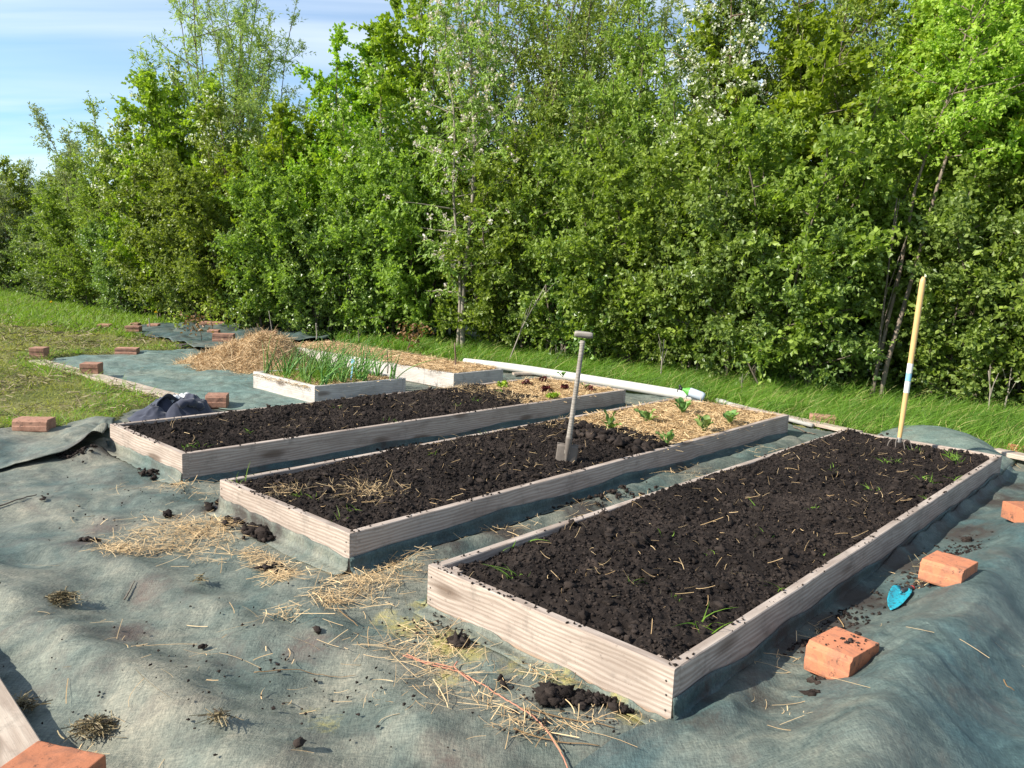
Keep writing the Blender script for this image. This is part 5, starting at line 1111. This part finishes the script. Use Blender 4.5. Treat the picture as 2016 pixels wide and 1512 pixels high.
def sapling(px, py, h, n, mat, label, seed, r=.12):
    rng = np.random.default_rng(seed); p = G(px, py, .06); m = MB(); t = np.linspace(0, 1, 10); S = np.stack([.05*np.sin(t*3+seed), .03*np.sin(t*4), h*t], -1); m.tube(S, np.linspace(.009, .003, 10), 6)
    e = empty('sapling', tuple(p)); tag(e, label, 'sapling'); m.build('stem', MT['bark'], e)
    q = rng.uniform(.3, 1.0, n); P = np.stack([np.interp(q, t, S[:, c]) for c in range(3)], -1)+rng.normal(0, 1, (n, 3))*np.array([r, r, r*.4]); L = rng.uniform(.05, .09, n)
    V, Fc, T = leaf_mesh(P, rand_dir(n, rng), unit(rng.normal(0, .5, (n, 3))+[0, 0, 1]), L, L*.6, rng.random(n)); mesh('foliage', V, Fc, MT[mat], e, False, {'tint': T})
sapling(344, 652, .42, 70, 'leaf_young', 'leafy young sapling at the back left of the far fabric', 1); sapling(392, 670, .45, 90, 'leaf_red', 'withered bronze sapling in the middle of the far fabric', 2); sapling(418, 650, .55, 110, 'leaf_young', 'bright leafy sapling behind the pink brick on the far fabric', 3, .16)
sapling(470, 652, .5, 80, 'leaf_young', 'slim green sapling at the right end of the far fabric', 4); sapling(808, 690, .42, 150, 'leaf_red', 'young bronze leaved shrub at the hedge foot behind the back straw bed', 5, .15); sapling(706, 668, .35, 24, 'leaf_young', 'thin seedling with yellow green leaves in the back straw bed', 6, .06)

# ------------------------------------------------------------------ grass
def grass_area():
    rng = np.random.default_rng(11)
    def zone(n, xr, yr): return rng.uniform(*xr, n), rng.uniform(*yr, n)
    hx = HEDGE
    def classify(x, y):
        fab = in_poly(x, y, POLY_MAIN) | in_poly(x, y, POLY_FAR); d, s = dist_line(x, y, hx); front = s < 0
        # front of the hedge = camera side
        return fab, d, front
    d0, s0 = dist_line(np.array([0.]), np.array([8.]), hx); sgn = s0[0]
    def build(name, n, xr, yr, cond, hl, wd, mat, label, lean, tintf, seg=3, near=7.0, spread=.35, bendk=.5):
        x, y = zone(n, xr, yr); fab, d, _ = classify(x, y); _, s = dist_line(x, y, hx); d = np.where(s == sgn, d, -d)
        r = np.hypot(x, y); keep = (~fab) & cond(x, y, d) & (rng.random(n) < np.clip((near/r)**1.35, 0, 1)) & (np.abs(x) < .80*y+2.0)
        for k_ in BEDS:
            u, v = to_bed(k_, x, y); w, l = BEDS[k_][1:3]; keep &= ~((u > -.02) & (u < w+.02) & (v > -.02) & (v < l+.02))
        x, y, r = x[keep], y[keep], r[keep]; m = len(x); sc = np.clip(r/8, 1, 2.2)
        P = np.stack([x, y, lawn_z(x, y)-.01], -1); gust = pn(x*.9, y*.9, 33)
        D = unit(np.stack([lean+gust*.25+rng.normal(0, spread, m), rng.normal(0, spread, m), np.ones(m)], -1)); L = rng.uniform(*hl, m)*(1+.5*pn(x*1.3, y*1.3, 37)); 
        bend = np.stack([lean*.8+rng.normal(0, bendk, m), rng.normal(0, bendk*.8, m), -np.abs(rng.normal(.15, .2, m))], -1)*L[:, None]
        V, Fq, k_ = ribbons(P, D, L, rng.uniform(.6, 1.2, m)*wd*sc, bend, seg, True, rng); tag(mesh(name, V, Fq, MT[mat], attrs={'tint': np.repeat(np.clip(tintf(x, y, rng.random(m)), 0, 1), k_)}), label, 'grass', None, 'stuff')
    build('long_grass', 420000, (-9, 10), (6.5, 19), lambda x, y, d: (d > -.9) & (d < np.where(x < -2.5, 1.5+.5*pn(x, y, 3), 4.2)) & (x > -6.5) & (rng.random(len(x)) < .45+.8*(.5+pn(x*1.7, y*1.7, 12))), (.08, .30), .0065, 'grass', 'long wind blown grass in a strip between the beds and the hedge', .38, lambda x, y, q: .15+.55*q+.35*pn(x*1.1, y*1.1, 3)+.3*pn(x*4, y*4, 5)+(q > .91)*.5, 4, 11.0, .36)
    build('long_grass', 160000, (-26, -4), (13, 34), lambda x, y, d: (d > -.6) & (d < 3.4+.8*pn(x, y, 3)) & (x <= -6.3), (.06, .20), .009, 'grass', 'bright uncut grass along the hedge foot beyond the mown lawn', .15, lambda x, y, q: .35+.5*q, 3, 14.0, .3)
    build('mown_grass', 520000, (-19, -2.4), (5.4, 28), lambda x, y, d: d > 2.6, (.025, .075), .0065, 'grass_mown', 'short mown lawn yellowed with clippings at the left', .05, lambda x, y, q: .15+.55*q+.55*pn(x*.8, y*.8, 51)+.4*pn(x*3, y*3, 52), 2, 10.0, .6)
    build('edge_grass', 60000, (-12, -2.0), (5.2, 16), lambda x, y, d: (d > 1.8) & (dist_line(x, y, POLY_MAIN)[0] < .38+.2*pn(x*2, y*2, 6)), (.06, .16), .006, 'grass', 'longer green grass fringing the fabric edge of the lawn', .05, lambda x, y, q: .4+.45*q, 3, 9.0, .4)
    # clippings
    n = 150000; x, y = zone(n, (-19, -2.4), (5.4, 26)); fab, d, _ = classify(x, y); _, s = dist_line(x, y, hx); r = np.hypot(x, y)
    keep = (~fab) & (s == sgn) & (d > 2.8) & (pn(x*1.2, y*2.6, 61)+.4*pn(x*4, y*6, 62) > .04) & (rng.random(n) < np.clip((9/r)**1.3, 0, 1)) & (np.abs(x) < .8*y+2); x, y, r = x[keep], y[keep], r[keep]; m = len(x)
    P = np.stack([x, y, lawn_z(x, y)+.03+rng.random(m)*.04], -1); D = rand_dir(m, rng); D[:, 2] *= .3; D = unit(D); L = rng.uniform(.04, .11, m); V, Fq, k_ = ribbons(P, D, L, rng.uniform(.004, .007, m)*np.clip(r/8, 1, 2), rng.normal(0, .3, (m, 3))*L[:, None], 2, False, rng)
    tag(mesh('grass_clippings', V, Fq, MT['clip'], attrs={'tint': np.repeat(.35+.65*rng.random(m), k_)}), 'drying clippings lying in drifts on the mown lawn', 'clippings', None, 'stuff')
grass_area()
def dandelion(px, py, label, white=False):
    p = G(px, py, .0); rng = np.random.default_rng(int(px)); m = MB(); e = empty('dandelion', tuple(p)); tag(e, label, 'dandelion'); t = np.linspace(0, 1, 6); m.tube(np.stack([.02*t, 0*t, .24*t], -1), .004, 5); m.build('stem', MT['grass'], e)
    n = 40; D = rand_dir(n, rng); D[:, 2] = np.abs(D[:, 2]) if not white else D[:, 2]; V, Fq, k_ = ribbons(np.repeat([[.02, 0, .24]], n, 0), unit(D), np.full(n, .035), np.full(n, .012), D*.0, 2, False, rng); mesh('flower', V, Fq, mat_white if white else mat_yel, e, False)
mat_yel = mat_plain('dandelion_yellow', (.75, .52, .02), .6, .2, 0, .1)
dandelion(100, 615, 'yellow dandelion at the left where mown lawn meets uncut grass'); dandelion(306, 637, 'yellow dandelion behind the far fabric beside a stake'); dandelion(227, 616, 'white dandelion clock in the uncut grass', True)
